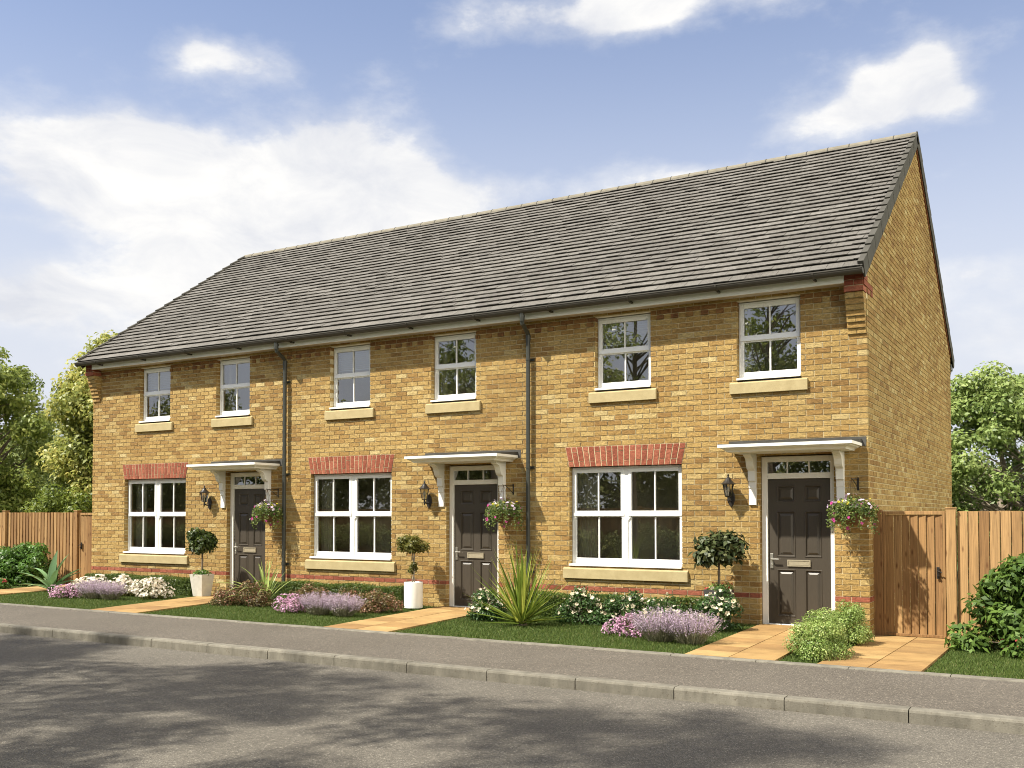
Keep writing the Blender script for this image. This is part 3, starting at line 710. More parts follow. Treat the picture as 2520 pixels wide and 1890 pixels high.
def downpipe(hi, x, front=True):
    o = OFF[hi]; b = MB(); x -= o
    if front:
        b.tube([(x + .05, -.362, 4.60), (x + .05, -.352, 4.47)], .038, 14); b.tube([(x + .05, -.352, 4.56), (x + .05, -.352, 4.53)], .044, 14)
        b.tube([(x + .05, -.352, 4.50), (x + .045, -.345, 4.44), (x + .01, -.16, 4.36), (x, -.085, 4.31), (x, -.08, 4.24)], .0335, 14)
        b.tube([(x, -.08, 4.30), (x, -.08, 4.22)], .040, 14)
        b.tube([(x, -.08, 4.26), (x, -.08, 0.0)], .0335, 14)
        for z in (3.92, 2.24, .62):
            b.tube([(x, -.08, z - .02), (x, -.08, z + .02)], .039, 14); b.box(x - .05, x + .075, -.03, -.0055, z - .018, z + .018); b.box(x - .01, x + .01, -.07, -.03, z - .012, z + .012)
    else:
        yb = DEP + .08
        b.tube([(x, DEP + .352, 4.60), (x, DEP + .35, 4.50), (x, yb + .01, 4.36), (x, yb, 4.28), (x, yb, -.15)], .036, 14)
        b.box(x - .06, x + .06, DEP + .02, DEP + .33, 4.50, 4.62)
        for z in (3.5, 2.2, .8): b.tube([(x, yb, z - .02), (x, yb, z + .02)], .042, 14); b.box(x - .05, x + .05, DEP, yb, z - .012, z + .012)
    b.build('downpipe', M['pipe'], houses[hi], smooth=False, bevel=0)
downpipe(0, -10.115); downpipe(1, -5.033); downpipe(2, -.045, False)

# windows, doors and trim: modelled once in the right-hand house, then copied to the other two
H = houses[2]; NEW = []
def bars(b, x0, x1, z0, z1, w, ya, yb, wt=None, wb=None):
    wt = wt or w; wb = wb or w
    b.box(x0, x0 + w, ya, yb, z0, z1); b.box(x1 - w, x1, ya, yb, z0, z1)
    b.box(x0 + w, x1 - w, ya, yb, z1 - wt, z1); b.box(x0 + w, x1 - w, ya, yb, z0, z0 + wb)
def sash(b, panes, x0, x1, z0, zm, z1):
    # lower light behind, upper light proud with horns
    gl = []
    bars(b, x0, x1, z0, zm + .02, .045, .086, .13, .05, .055)
    bars(b, x0, x1, zm - .012, z1, .052, .066, .118, .055, .075)
    b.prism([(.056, zm - .012), (.066, zm + .055), (.066, zm - .012)], x0, x1, 'x')
    for s, xx in ((1, x0), (-1, x1)):
        a, c = sorted((xx, xx + s * .04))
        b.prism([(a, zm - .012), (c, zm - .012), (c if s < 0 else a, zm - .075), ((a + c) / 2, zm - .05)] if False else
                [(xx, zm - .0125), (xx + s * .045, zm - .0125), (xx + s * .035, zm - .045), (xx + s * .012, zm - .062), (xx, zm - .085)], .067, .117, 'y')
    xm = (x0 + x1) / 2
    b.box(xm - .011, xm + .011, .092, .122, z0 + .055, zm - .012); b.box(xm - .011, xm + .011, .074, .108, zm + .063, z1 - .055)
    panes.append((x0 + .04, x1 - .04, .108, z0 + .05, zm + .0)); panes.append((x0 + .045, x1 - .045, .092, zm + .055, z1 - .05))
def window(name, op, lights, zsill, zm, arch=False):
    x0, x1, _, zt = op; b = MB(); panes = []
    zf = zsill + .085
    zt -= .012
    n = len(lights); fw = .030
    b.box(x0 + .006, x0 + fw, .082, .15, zf - .02, zt); b.box(x1 - fw, x1 - .006, .082, .15, zf - .02, zt)
    b.box(x0 + fw, x1 - fw, .082, .15, zt - fw, zt); b.box(x0 + fw, x1 - fw, .082, .15, zf - .02, zf + .012)
    if n == 2:
        xm = (x0 + x1) / 2; b.box(xm - .033, xm + .033, .072, .15, zf + .012, zt - fw)
        sash(b, panes, x0 + fw, xm - .034, zf + .012, zm, zt - fw); sash(b, panes, xm + .034, x1 - fw, zf + .012, zm, zt - fw)
    else: sash(b, panes, x0 + fw, x1 - fw, zf + .012, zm, zt - fw)
    w = b.build('window', M['pvc'], H, bevel=.004); NEW.append(w)
    for p in panes:
        g = MB(); g.box(p[0], p[1], p[2], p[2] + .006, p[3], p[4], .5, 1, 'f'); g.box(p[0], p[1], p[2], p[2] + .006, p[3], p[4], .5, 0, 'btklr'); g.build('pane', [M['glass'], M['clear']], w, fix=False)
    c = MB(); c.prism([(-.036, zsill + .034), (.15, zsill + .046), (.15, zf - .0201), (.08, zf - .0201), (-.034, zsill + .062)], x0 + .004, x1 - .004, 'x')
    c.build('window_cill', M['pvc'], w, bevel=.003)
    s = MB(); zs0 = zsill - .155
    s.prism([(-.052, zs0), (.09, zs0), (.09, zsill + .02), (.0, zsill + .015), (-.045, zsill - .004), (-.052, zsill - .012)], x0 - .092, x1 + .092, 'x')
    NEW.append(s.build('window_sill', M['stone'], H, bevel=.004))
    if arch:
        ab = MB(); zb = 2.232; zt2 = 2.532; sk = .066; n = 20
        def P(u, z):
            t = (z - zb) / (zt2 - zb); a = x0 - sk * t; c = x1 + sk * t; return a + (c - a) * u
        ab.prism([(P(0, zb), zb), (P(1, zb), zb), (P(1, zt2), zt2), (P(0, zt2), zt2)], -.0105, .09, 'y', .5, 0)
        for i in range(n):
            u0, u1 = i / n, (i + 1) / n; g = .0035 / (x1 - x0) * 2
            zcut = zb + (.22 if i % 2 else .08)
            for za, zc_ in ((zb - .001, zcut - .005), (zcut + .005, zt2 - .004)):
                yo = -.0165 + random.uniform(-.0015, .0015)
                q = [(P(u0 + g * 1.15, za), za), (P(u1 - g * 1.15, za), za), (P(u1 - g * 1.15, zc_), zc_), (P(u0 + g * 1.15, zc_), zc_)]
                ab.prism(q, yo, .088, 'y', random.random(), 1)
        NEW.append(ab.build('brick_arch', [M['mortar_arch'], M['brick_red']], H))
    return w
def curtain(w, x0, x1, z0, z1, y=.27, n=5):
    b = MB(); k = 40; v = []
    for i in range(k + 1):
        x = x0 + (x1 - x0) * i / k; yy = y + .025 * math.sin(2 * PI * n * i / k) + .008 * math.sin(13 * i / k)
        v += [(x, yy, z0), (x, yy, z1)]
    b.add(v, [(2 * i, 2 * i + 2, 2 * i + 3, 2 * i + 1) for i in range(k)]); return b.build('curtain', M['curtain'], w, smooth=True, fix=False)
def blind(w, x0, x1, z0, z1):
    b = MB(); z = z1
    while z > z0: b.prism([(.185, z), (.215, z - .022), (.216, z - .020), (.186, z + .002)], x0, x1, 'x'); z -= .034
    b.box(x0, x1, .182, .222, z1 + .004, z1 + .03); b.box(x0, x1, .19, .21, z0 - .03, z0 - .012)
    for xx in (x0 + .15, x1 - .15): b.box(xx - .001, xx + .001, .181, .183, z0 - .02, z1)
    return b.build('blind', M['blind'], w)
w1 = window('ground', GW, (1, 1), .70, 1.50, True); curtain(w1, -4.34, -4.0, .76, 2.2, .265, 7)
w2 = window('upper', UL, (1,), 3.335, 3.935); blind(w2, -3.87, -3.07, 4.09, 4.42)
w3 = window('upper', UR, (1,), 3.335, 3.935); curtain(w3, -1.70, -1.60, 3.40, 4.45, .27, 3)
def door():
    x0, x1 = -1.420, -.434; b = MB(); y0, y1 = .075, .17
    b.box(x0, x0 + .079, y0, y1, 0, 2.30); b.box(x1 - .063, x1, y0, y1, 0, 2.30)
    b.box(x0 + .079, x1 - .063, y0, y1, 2.225, 2.30); b.box(x0 + .079, x1 - .063, y0, y1, 1.995, 2.072)
    b.box(x0 + .079, x1 - .063, y0 - .01, y1, -.02, .018)
    for xx in (-1.072, -.778): b.box(xx - .008, xx + .008, y0 + .012, y0 + .05, 2.0725, 2.2245)
    f = b.build('door_frame', M['paint'], H, bevel=.004); NEW.append(f)
    g = MB(); g.box(x0 + .0795, x1 - .0635, y0 + .03, y0 + .036, 2.073, 2.224); g.build('fanlight', M['glass'], f)
    L0, L1, yl = -1.339, -.499, .105
    d = MB(); zs = [.02, .12, .76, .93, 1.55, 1.68, 1.90, 1.99]; xs = [L0, -1.222, -.970, -.845, -.620, L1]
    hole = lambda i, j: i in (1, 3) and j in (1, 3, 5)
    for i in range(5):
        for j in range(7):
            X0, X1, Z0, Z1 = xs[i], xs[i + 1], zs[j], zs[j + 1]
            if not hole(i, j): d.add([(X0, yl, Z0), (X1, yl, Z0), (X1, yl, Z1), (X0, yl, Z1)], [(0, 1, 2, 3)]); continue
            def ring(a, ya, c, yb):
                A = [(X0 + a, ya, Z0 + a), (X1 - a, ya, Z0 + a), (X1 - a, ya, Z1 - a), (X0 + a, ya, Z1 - a)]
                B = [(X0 + c, yb, Z0 + c), (X1 - c, yb, Z0 + c), (X1 - c, yb, Z1 - c), (X0 + c, yb, Z1 - c)]
                d.add(A + B, [(k, (k + 1) % 4, (k + 1) % 4 + 4, k + 4) for k in range(4)])
            ring(0, yl, .004, yl - .008); ring(.004, yl - .008, .014, yl - .006); ring(.014, yl - .006, .024, yl + .014); ring(.024, yl + .014, .030, yl + .014)
            ring(.030, yl + .014, .062, yl - .002)
            a = .062; d.add([(X0 + a, yl - .002, Z0 + a), (X1 - a, yl - .002, Z0 + a), (X1 - a, yl - .002, Z1 - a), (X0 + a, yl - .002, Z1 - a)], [(0, 1, 2, 3)])
    d.box(L0, L1, yl + .016, yl + .045, .02, 1.99)
    dm = d.build('door', M['door'], H, fix=False); NEW.append(dm)
    h = MB(); h.box(-1.312, -1.272, yl - .012, yl - .0005, .77, .975)
    h.tube([(-1.292, yl - .01, .897), (-1.292, yl - .05, .897), (-1.28, yl - .056, .897), (-1.185, yl - .056, .897)], .0085, 10)
    h.tube([(-1.292, yl - .018, .82), (-1.292, yl - .012, .82)], .011, 10)
    h.build('handle', M['steel'], dm, bevel=.004)
    l = MB(); X0, X1, Z0, Z1 = -1.079, -.769, .803, .892
    l.box(X0, X1, yl - .010, yl - .0005, Z0, Z1); l.box(X0 + .018, X1 - .018, yl - .013, yl - .0098, Z0 + .018, Z1 - .018)
    for (a, c, e, g_) in ((X0, X1, Z1 - .014, Z1), (X0, X1, Z0, Z0 + .014), (X0, X0 + .014, Z0 + .014, Z1 - .014), (X1 - .014, X1, Z0 + .014, Z1 - .014)): l.box(a, c, yl - .018, yl - .0102, e, g_)
    l.build('letter_plate', M['letter'], dm)
door()
def canopy():
    x0, x1, D = -1.802, -.065, .655; b = MB()
    b.box(x0, x1, -D, -.001, 2.398, 2.437)
    # stepped moulding below the board on three sides, then the flat soffit
    st = [(.0, 2.398), (.030, 2.3975), (.036, 2.385), (.050, 2.378), (.078, 2.366), (.094, 2.352), (.10, 2.340), (.118, 2.335)]
    rings = []
    for a, z in st: rings.append([(x0 + a, -.001, z), (x0 + a, -D + a, z), (x1 - a, -D + a, z), (x1 - a, -.001, z)])
    for A, B in zip(rings, rings[1:]): b.add(A + B, [(k, k + 1, k + 5, k + 4) for k in range(3)])
    b.add(rings[-1], [(0, 1, 2, 3)])
    c = b.build('canopy', M['paint'], H); NEW.append(c)
    l = MB()
    t = [(x0 + .004, -D + .004), (x1 - .004, -D + .004)]
    v = [(x0 + .004, -D + .004, 2.4375), (x1 - .004, -D + .004, 2.4375), (x1 - .004, -.006, 2.4375), (x0 + .004, -.006, 2.4375),
         (x0 + .004, -D + .004, 2.446), (x1 - .004, -D + .004, 2.446), (x1 - .004, -.006, 2.494), (x0 + .004, -.006, 2.494)]
    l.add(v, [(4, 5, 6, 7), (0, 1, 5, 4), (1, 2, 6, 5), (3, 0, 4, 7)])
    l.box(x0 - .05, x1 + .05, -.0145, -.0075, 2.398, 2.525)
    l.build('lead_flashing', M['lead'], c)
    prof = [(-.0, 2.336), (-.295, 2.336), (-.296, 2.312), (-.262, 2.296), (-.215, 2.275), (-.185, 2.24), (-.17, 2.20), (-.158, 2.165), (-.135, 2.135), (-.105, 2.118), (-.084, 2.110), (-.080, 2.108),
            (-.080, 1.968), (-.045, 1.962), (-.045, 1.872), (-.034, 1.868), (-.034, 1.638), (-.0, 1.638)]
    for xa in (-1.566, -.393):
        k = MB(); k.prism(prof, xa, xa + .102, 'x'); k.build('bracket', M['paint'], c, bevel=.003)
canopy()
for hi in (1, 0):
    for o in NEW: copy_tree(o, houses[hi])
curtain(w1, -2.74, -2.57, .76, 2.2, .27, 4)   # only the right-hand house shows a second curtain

# ------------------------------------------------------------------ wall lanterns and hanging baskets
def lantern():
    t = thing('wall_lantern', 'x', 'wall lantern', (-1.82, 0, 1.60), 'black lanterns beside the front doors')
    def Lc(p): return (p[0], p[1], p[2] - 1.60)
    b = MB(); out = [(0, .0), (.032, .045), (.055, .11), (.055, .15), (.035, .21), (0, .245), (-.035, .21), (-.055, .15), (-.055, .11), (-.032, .045)]
    b.prism([(x, z) for x, z in out], -.032, -.006, 'y'); b.build('backplate', M['black_iron'], t, bevel=.008)
    b = MB(); b.tube([(0, -.03, .10), (0, -.08, .085), (0, -.125, .10), (0, -.15, .135)], .011, 8)
    b.tube([(0, -.15, .06), (0, -.15, .10), (0, -.15, .145)], [.004, .016, .012], 8); b.lathe([(.0, .14), (.042, .15), (.05, .158), (0, .16)], (0, -.15, 0), 6)
    b.build('arm', M['black_iron'], t)
    b = MB()
    for k in range(6):
        a = PI / 3 * k; c, s = math.cos(a), math.sin(a)
        b.tube([(.045 * c, -.15 + .045 * s, .158), (.078 * c, -.15 + .078 * s, .325)], .0045, 6)
    b.build('cage', M['black_iron'], t)
    b = MB(); b.lathe([(.042, .159), (.074, .324)], (0, -.15, 0), 6); b.build('glass', M['lglass'], t, fix=False)
    b = MB(); b.lathe([(.012, .16), (.012, .22), (.02, .225), (.022, .27), (.012, .29), (0, .295)], (0, -.15, 0), 10); b.build('bulb', M['pot_white'], t)
    b = MB(); b.lathe([(0, .322), (.104, .323), (.108, .330), (.082, .345), (.055, .372), (.036, .395), (.030, .412), (.012, .425), (.010, .44), (.018, .449), (.008, .462), (0, .468)], (0, -.15, 0), 12); b.build('lantern_roof', M['black_iron'], t)
    return t
LB = ['black lantern on the left end house, left of its front door', 'black lantern on the middle house, left of its front door', 'black lantern on the right end house, left of its front door']
ln = lantern(); ln['label'] = LB[2]
for hi, x in ((1, -6.953), (0, -12.09)):
    c = copy_tree(ln); c.location.x = x; c['label'] = LB[hi]

# ------------------------------------------------------------------ foliage tools
def unit(v): return v / np.maximum(np.linalg.norm(v, axis=1, keepdims=True), 1e-9)
def leaves(P, Nn, L, Wd, fold=.2, droop=.0, D=None):
    n = len(P)
    if D is None: D = rng.normal(size=(n, 3))
    D = D + np.array([0, 0, -droop])
    Nn = unit(Nn); D = unit(D - Nn * np.sum(D * Nn, 1, keepdims=True)); S = np.cross(Nn, D)
    L = np.broadcast_to(L, n)[:, None] * rng.uniform(.65, 1.25, (n, 1)); w = np.broadcast_to(Wd, n)[:, None] * rng.uniform(.8, 1.2, (n, 1))
    mid = P + D * L * .45
    v = np.stack([P, mid + S * w / 2 + Nn * fold * w, P + D * L - Nn * L * .12, mid - S * w / 2 + Nn * fold * w], 1).reshape(-1, 3)
    return v, np.arange(4 * n).reshape(-1, 4)
def blobpts(n, blobs, shell=.4, up=.35):
    B = np.array(blobs, float); wt = B[:, 3] * B[:, 4]; wt = wt / wt.sum()
    i = rng.choice(len(B), n, p=wt); d = unit(rng.normal(size=(n, 3)))
    rad = 1 - shell * rng.random(n) ** 1.4
    P = B[i, :3] + d * rad[:, None] * np.stack([B[i, 3], B[i, 3], B[i, 4]], 1)
    nn = unit(d * .9 + rng.normal(size=(n, 3)) * .45 + np.array([0, 0, up]))
    return P, nn, i
def dome(cx, cy, z0, rx, ry, h, k, r, seed):
    """k small clumps filling a half ellipsoid standing on the ground"""
    g = np.random.default_rng(seed); out = []
    for j in range(k):
        d = g.normal(size=3); d /= np.linalg.norm(d); d[2] = abs(d[2]); s = g.uniform(.45, .95) ** .7
        rr = r * g.uniform(.75, 1.25)
        out.append((cx + d[0] * s * max(rx - rr * .6, .02), cy + d[1] * s * max(ry - rr * .6, .02), z0 + max(rr * .5, d[2] * s * max(h - rr * .7, .05)), rr, rr * .85))
    return out
def flowers(P, Nn, Rr, petals=5, cup=.25):
    n = len(P); Nn = unit(Nn); A = unit(np.cross(Nn, rng.normal(size=(n, 3)))); Bq = np.cross(Nn, A); V = []; 
    Rr = (np.broadcast_to(Rr, n) * rng.uniform(.75, 1.2, n))[:, None]
    for k in range(petals):
        t = 2 * math.pi * k / petals + rng.uniform(-.15, .15, (n, 1)); d = A * np.cos(t) + Bq * np.sin(t); s = -A * np.sin(t) + Bq * np.cos(t)
        V.append(np.stack([P, P + d * Rr * .65 + s * Rr * .42 + Nn * Rr * cup * .6, P + d * Rr + Nn * Rr * cup, P + d * Rr * .65 - s * Rr * .42 + Nn * Rr * cup * .6], 1))
    v = np.stack(V, 1).reshape(-1, 3); return v, np.arange(len(v)).reshape(-1, 4), np.repeat(rng.random(n), petals) * .7 + rng.random(n * petals) * .3
def bloom(P, Nn, Rr, cup, m, parent, off, mass=False):
    v, q, r = flowers(P, Nn, Rr, 5, cup); n = len(P)
    if mass or n > 100:
        o = npmesh('flowers', v, q, r, m, parent, off); o['kind'] = 'stuff'; return
    for i in range(n): npmesh('flower', v[i * 20:(i + 1) * 20], np.arange(20).reshape(-1, 4), r[i * 5:(i + 1) * 5], m, parent, off)
def stems(parent, base, blobs, m, r0=.012, k=2, off=(0, 0, 0), name='stem'):
    b = MB()
    for j, q in enumerate(blobs):
        if j % k: continue
        p0 = Vector(base) + Vector((random.uniform(-1, 1) * .04, random.uniform(-1, 1) * .04, 0)); p2 = Vector(q[:3]); p1 = p0.lerp(p2, .5) + Vector((random.uniform(-.04, .04), random.uniform(-.04, .04), .05))
        b.tube([p0 - Vector(off), p1 - Vector(off), p2 - Vector(off)], [r0, r0 * .7, r0 * .35], 5)
    b.build(name, m, parent)
def shrub(name, label, cat, cx, cy, z0, rx, ry, h, n, L, Wd, m, k=18, r=.14, seed=1, group=None, fold=.2, droop=.2, shell=.45, flower=None, up=.35, stem=True):
    t = thing(name, label, cat, (cx, cy, z0), group); bl = dome(cx, cy, z0, rx, ry, h, k, r, seed)
    P, nn, i = blobpts(n, bl, shell, up); ok = P[:, 2] > z0 + .015; P, nn, i = P[ok], nn[ok], i[ok]
    v, q = leaves(P, nn, L, Wd, fold, droop); br = rng.random(len(bl))
    npmesh('foliage', v, q, np.clip(rng.random(len(P)) * .75 + br[i] * .35 - .05, 0, 1), m, t, (cx, cy, z0))
    if stem: stems(t, (cx, cy, z0), bl, M['bark'], .010, 2, (cx, cy, z0))
    for f in (flower or []):
        fm, fn, fr, up_only = f[:4]
        P, nn, i = blobpts(fn * 3, bl, .12, .5); ok = (P[:, 2] > z0 + h * up_only); P, nn = P[ok][:fn], nn[ok][:fn]
        P = P + nn * .012
        bloom(P, nn, fr, f[4] if len(f) > 4 else .3, fm, t, (cx, cy, z0))
    return t
def blade(b, base, az, el, L, Wd, bend, n=9, chan=.25, r=.5, wp=None):
    """one strap leaf: starts at base, rises at elevation el, bends down by bend radians along its length"""
    p = Vector(base); v = []; s = Vector((-math.sin(az), math.cos(az), 0)); st = L / n
    for i in range(n + 1):
        t = i / n; e = el - bend * t ** 1.5; d = Vector((math.cos(az) * math.cos(e), math.sin(az) * math.cos(e), math.sin(e)))
        up = s.cross(d) * -1
        w = Wd * (wp(t) if wp else (min(1, .45 + t * 2.2) * max(.02, 1 - t ** 2.2)))
        v += [p + s * w / 2 + up * chan * w, p, p - s * w / 2 + up * chan * w]; p = p + d * st
    fs = []
    for i in range(n): a = i * 3; fs += [(a, a + 1, a + 4, a + 3), (a + 1, a + 2, a + 5, a + 4)]
    b.add(v, fs, r)

# hanging baskets
def basket():
    x, y, z = -.155, -.25, 1.53
    t = thing('hanging_basket', 'x', 'hanging basket', (x, y, z - .17), 'flower baskets hanging beside the front doors'); o = (x, y, z - .17)
    b = MB(); Q = lambda X, Y, Z: (X - o[0], Y - o[1], Z - o[2])
    xw = -.123
    b.box(xw - .012 - o[0], xw + .012 - o[0], -.012 - o[1], -.0065 - o[1], 1.82 - o[2], 1.99 - o[2])
    b.tube([Q(xw, -.01, 1.97), Q(xw - .01, -.14, 1.968), Q(x, -.265, 1.962), Q(x, -.275, 1.975)], .006, 6); b.tube([Q(xw, -.01, 1.84), Q(xw - .01, -.10, 1.90), Q(x, -.20, 1.962)], .005, 6)
    b.build('wall_bracket', M['black_iron'], t)
    b = MB()
    for k in range(4):
        a = PI / 2 * k + .5; b.tube([Q(x, y, 1.955), Q(x + .15 * math.cos(a), y + .15 * math.sin(a), z + .03)], .0022, 4)
    b.build('chain', M['coir'], t)
    b = MB(); b.lathe([(0, -.165), (.06, -.16), (.11, -.13), (.145, -.08), (.16, -.02), (.163, .02), (.15, .02), (.0, .01)], (0, 0, .17), 18); b.build('bowl', M['coir'], t)
    bl = [(x + .20 * math.cos(a), y + .12 * math.sin(a), z + .05 + .03 * math.sin(3 * a), .125, .11) for a in np.linspace(0, 2 * PI, 8)[:-1]] + [(x, y, z + .13, .15, .10)]
    P, nn, i = blobpts(1900, bl, .6, .5); 
    # trails spilling over the rim
    tr = []
    for k in range(38):
        a = rng.uniform(PI, 2 * PI) if k % 4 else rng.uniform(0, 2 * PI); l = rng.uniform(.12, .32); m_ = 22
        s = np.linspace(0, 1, m_); rad = .17 + .09 * np.sin(s * PI * .55)
        tr.append(np.stack([x + rad * 1.12 * np.cos(a), np.minimum(y + rad * .85 * np.sin(a), -.03), z + .05 - l * s ** 1.3], 1) + rng.normal(size=(m_, 3)) * .016)
    T = np.concatenate(tr); tn = unit(rng.normal(size=T.shape) * .7 + np.array([0, -.6, .4]))
    P = np.concatenate([P, T]); nn = np.concatenate([nn, tn]); P[:, 1] = np.minimum(P[:, 1], -.02)
    v, q = leaves(P, nn, .034, .020, .2, .3); npmesh('foliage', v, q, rng.random(len(P)), M['lf_basket'], t, o)
    def fl(n, mt, rr, zlo, cup):
        P, nn, i = blobpts(n * 5, bl, .08, .35); ok = (P[:, 2] > zlo) & (P[:, 1] < y + .08); P, nn = P[ok][:n] , nn[ok][:n]; P = P + nn * .022
        bloom(P, nn, rr, cup, mt, t, o)
    for n, mt, rr, zlo, cup in ((38, M['fl_lilac'], .027, z + .07, .2), (8, M['fl_yel'], .026, z + .10, .2), (8, M['fl_mag'], .022, z - .02, .35)):
        fl(n, mt, rr, zlo, cup)
    P = T[rng.choice(len(T), 9)] + np.array([0, -.02, 0]); bloom(P, unit(rng.normal(size=P.shape) * .4 + np.array([0.2, -1, .2])), .024, .4, M['fl_mag'], t, o)
    return t
BB = ['flower basket hanging right of the left end house\'s door', 'flower basket hanging between the middle house\'s door and a downpipe', 'flower basket hanging on the corner pier near the wooden gate']
bk = basket(); bk['label'] = BB[2]
for hi, x in ((1, -5.375), (0, -10.36)):
    c = copy_tree(bk); c.location.x = x; c['label'] = BB[hi]

# ------------------------------------------------------------------ fences and gates
def board(b, x0, x1, y, z0, z1, th=.018, lap=.012):
    b.add([(x0, y, z0), (x1, y - lap, z0), (x1, y - lap, z1), (x0, y, z1), (x0, y + th, z0), (x1, y + th - lap, z0), (x1, y + th - lap, z1), (x0, y + th, z1)],
          [(0, 1, 2, 3), (5, 4, 7, 6), (3, 2, 6, 7), (1, 5, 6, 2), (4, 0, 3, 7)], random.random())
def fence_run(name, label, x0, x1, y, zb, zt, posts, step=.123, group=None):
    t = thing(name, label, 'fence', ((x0 + x1) / 2, y, zb), group); o = t.location
    b = MB(); x = x0
    while x < x1 - .02:
        e = min(x + step, x1); board(b, x - o.x, e - .004 - o.x, 0, 0, zt - zb + random.uniform(-.003, .003), .02, .016); x = e
    for z in (.35, .95, 1.4): b.box(x0 - o.x, x1 - o.x, .022, .06, z, z + .08, .3)
    b.build('boards', M['wood'], t)
    for px in posts:
        p = MB(); p.box(px - .058 - o.x, px + .058 - o.x, -.06, .05, -.1, zt - zb + .03, random.random()); p.box(px - .066 - o.x, px + .066 - o.x, -.068, .058, zt - zb + .0302, zt - zb + .046, .8)
        p.build('post', M['wood'], t, bevel=.004)
    return t
def gate(label, x0, x1, y, zb, zt, hx, fl=1):
    t = thing('garden_gate', label, 'gate', (x0, y, zb), 'boarded garden gates'); W_ = x1 - x0; Hh = zt - zb
    b = MB(); n = 7
    for i in range(n):
        a = .032 + (W_ - .064) * i / n; c = .032 + (W_ - .064) * (i + 1) / n
        if fl > 0: board(b, a, c - .002, .012, .04, Hh - .05, .016, .02)
        else:
            b.add([(a, -.008, .04), (c - .002, .014, .04), (c - .002, .014, Hh - .05), (a, -.008, Hh - .05), (a, .02, .04), (c, .03, .04), (c, .03, Hh - .05), (a, .02, Hh - .05)],
                  [(0, 1, 2, 3), (3, 2, 6, 7), (0, 3, 7, 4), (1, 5, 6, 2)], random.random())
    b.build('boards', M['wood'], t, fix=False)
    b = MB(); b.box(0, .03, -.018, .04, .02, Hh, .4); b.box(W_ - .03, W_, -.018, .04, .02, Hh, .6); b.box(.03, W_ - .03, -.018, .04, Hh - .045, Hh, .7); b.box(.03, W_ - .03, -.018, .04, .02, .055, .2)
    b.build('frame', M['wood'], t, bevel=.003)
    b = MB(); b.box(hx - .018, hx + .018, -.030, -.014, .78, .93); b.tube([(hx, -.03, .88), (hx, -.06, .88), (hx + .05 * fl, -.065, .86)], .008, 8); b.tube([(hx, -.03, .82), (hx, -.055, .82)], .012, 8)
    b.build('latch', M['black_iron'], t, bevel=.003)
    return t
GY = .35
gate('half shaded wooden gate beside the tall gable wall, ending a flagged path', .118, .878, GY, -.10, 1.55, .672)
fence_run('boarded_fence', 'boarded fence right of the wooden gate, behind the glossy laurel bush', 1.02, 7.0, GY + .01, -.10, 1.55, [.948, 3.6, 6.2])
gp = MB(); gp.box(-.058, .055, -.06, .05, -.1, 1.67, .15); tag(gp.build('gate_post', M['wood'], None, bevel=.004), 'wooden post fixed to the gable wall, hinge side of the gate', 'post').location = (.060, GY, -.10)
gate('narrow boarded gate between the left fence and the left end house', -16.46, -15.66, GY, -.02, 1.55, .075, -1)
fence_run('boarded_fence', 'long boarded fence left of the left end house, behind the round green bush', -24.0, -16.66, GY + .01, -.02, 1.56, [-23.9, -21.6, -19.15, -16.56], .112)

# ------------------------------------------------------------------ planters with trees
def planter(name, label, x, y, kind):
    t = thing(name, label, 'planter', (x, y, .012), 'planters by the front doors'); b = MB()
    if kind == 'square':
        a, c, h = .112, .158, .40; ca, sa = math.cos(.05), math.sin(.05)
        def ring(r, z): return [(r * sx * ca - r * sy * sa, r * sx * sa + r * sy * ca, z) for sx, sy in ((-1, -1), (1, -1), (1, 1), (-1, 1))]
        rr = [ring(a, 0), ring(c, h), ring(c - .02, h), ring(c - .025, h - .03)]
        for A, Bq in zip(rr, rr[1:]): b.add(A + Bq, [(k, (k + 1) % 4, (k + 1) % 4 + 4, k + 4) for k in range(4)])
        o = b.build('pot', M['pot_grey'], t, bevel=.006, fix=False); sr, sz = .19, h - .035
    elif kind == 'round':
        b.lathe([(0, 0), (.143, .0), (.150, .008), (.152, .40), (.150, .415), (.142, .418), (.138, .41), (.135, .37)], (0, 0, 0), 40); b.build('pot', M['pot_white'], t, smooth=True); sr, sz = .135, .375
        t.children[0].modifiers.new('e', 'EDGE_SPLIT').split_angle = R(40)
    else:
        a, c, h = .12, .165, .48
        rr = [[(r * sx, r * sy, z) for sx, sy in ((-1, -1), (1, -1), (1, 1), (-1, 1))] for r, z in ((a, 0), (c, h), (c - .02, h), (c - .025, h - .03))]
        for A, Bq in zip(rr, rr[1:]): b.add(A + Bq, [(k, (k + 1) % 4, (k + 1) % 4 + 4, k + 4) for k in range(4)])
        b.build('pot', M['pot_dark'], t, bevel=.006, fix=False); sr, sz = .14, h - .035
    s = MB(); s.lathe([(0, sz), (sr, sz)], (0, 0, 0), 4 if kind != 'round' else 20); ob = s.build('soil', M['soil'], t, fix=False)
    if kind != 'round': ob.rotation_euler.z = PI / 4 + (.05 if kind == 'square' else 0)
    return t, sz + .012
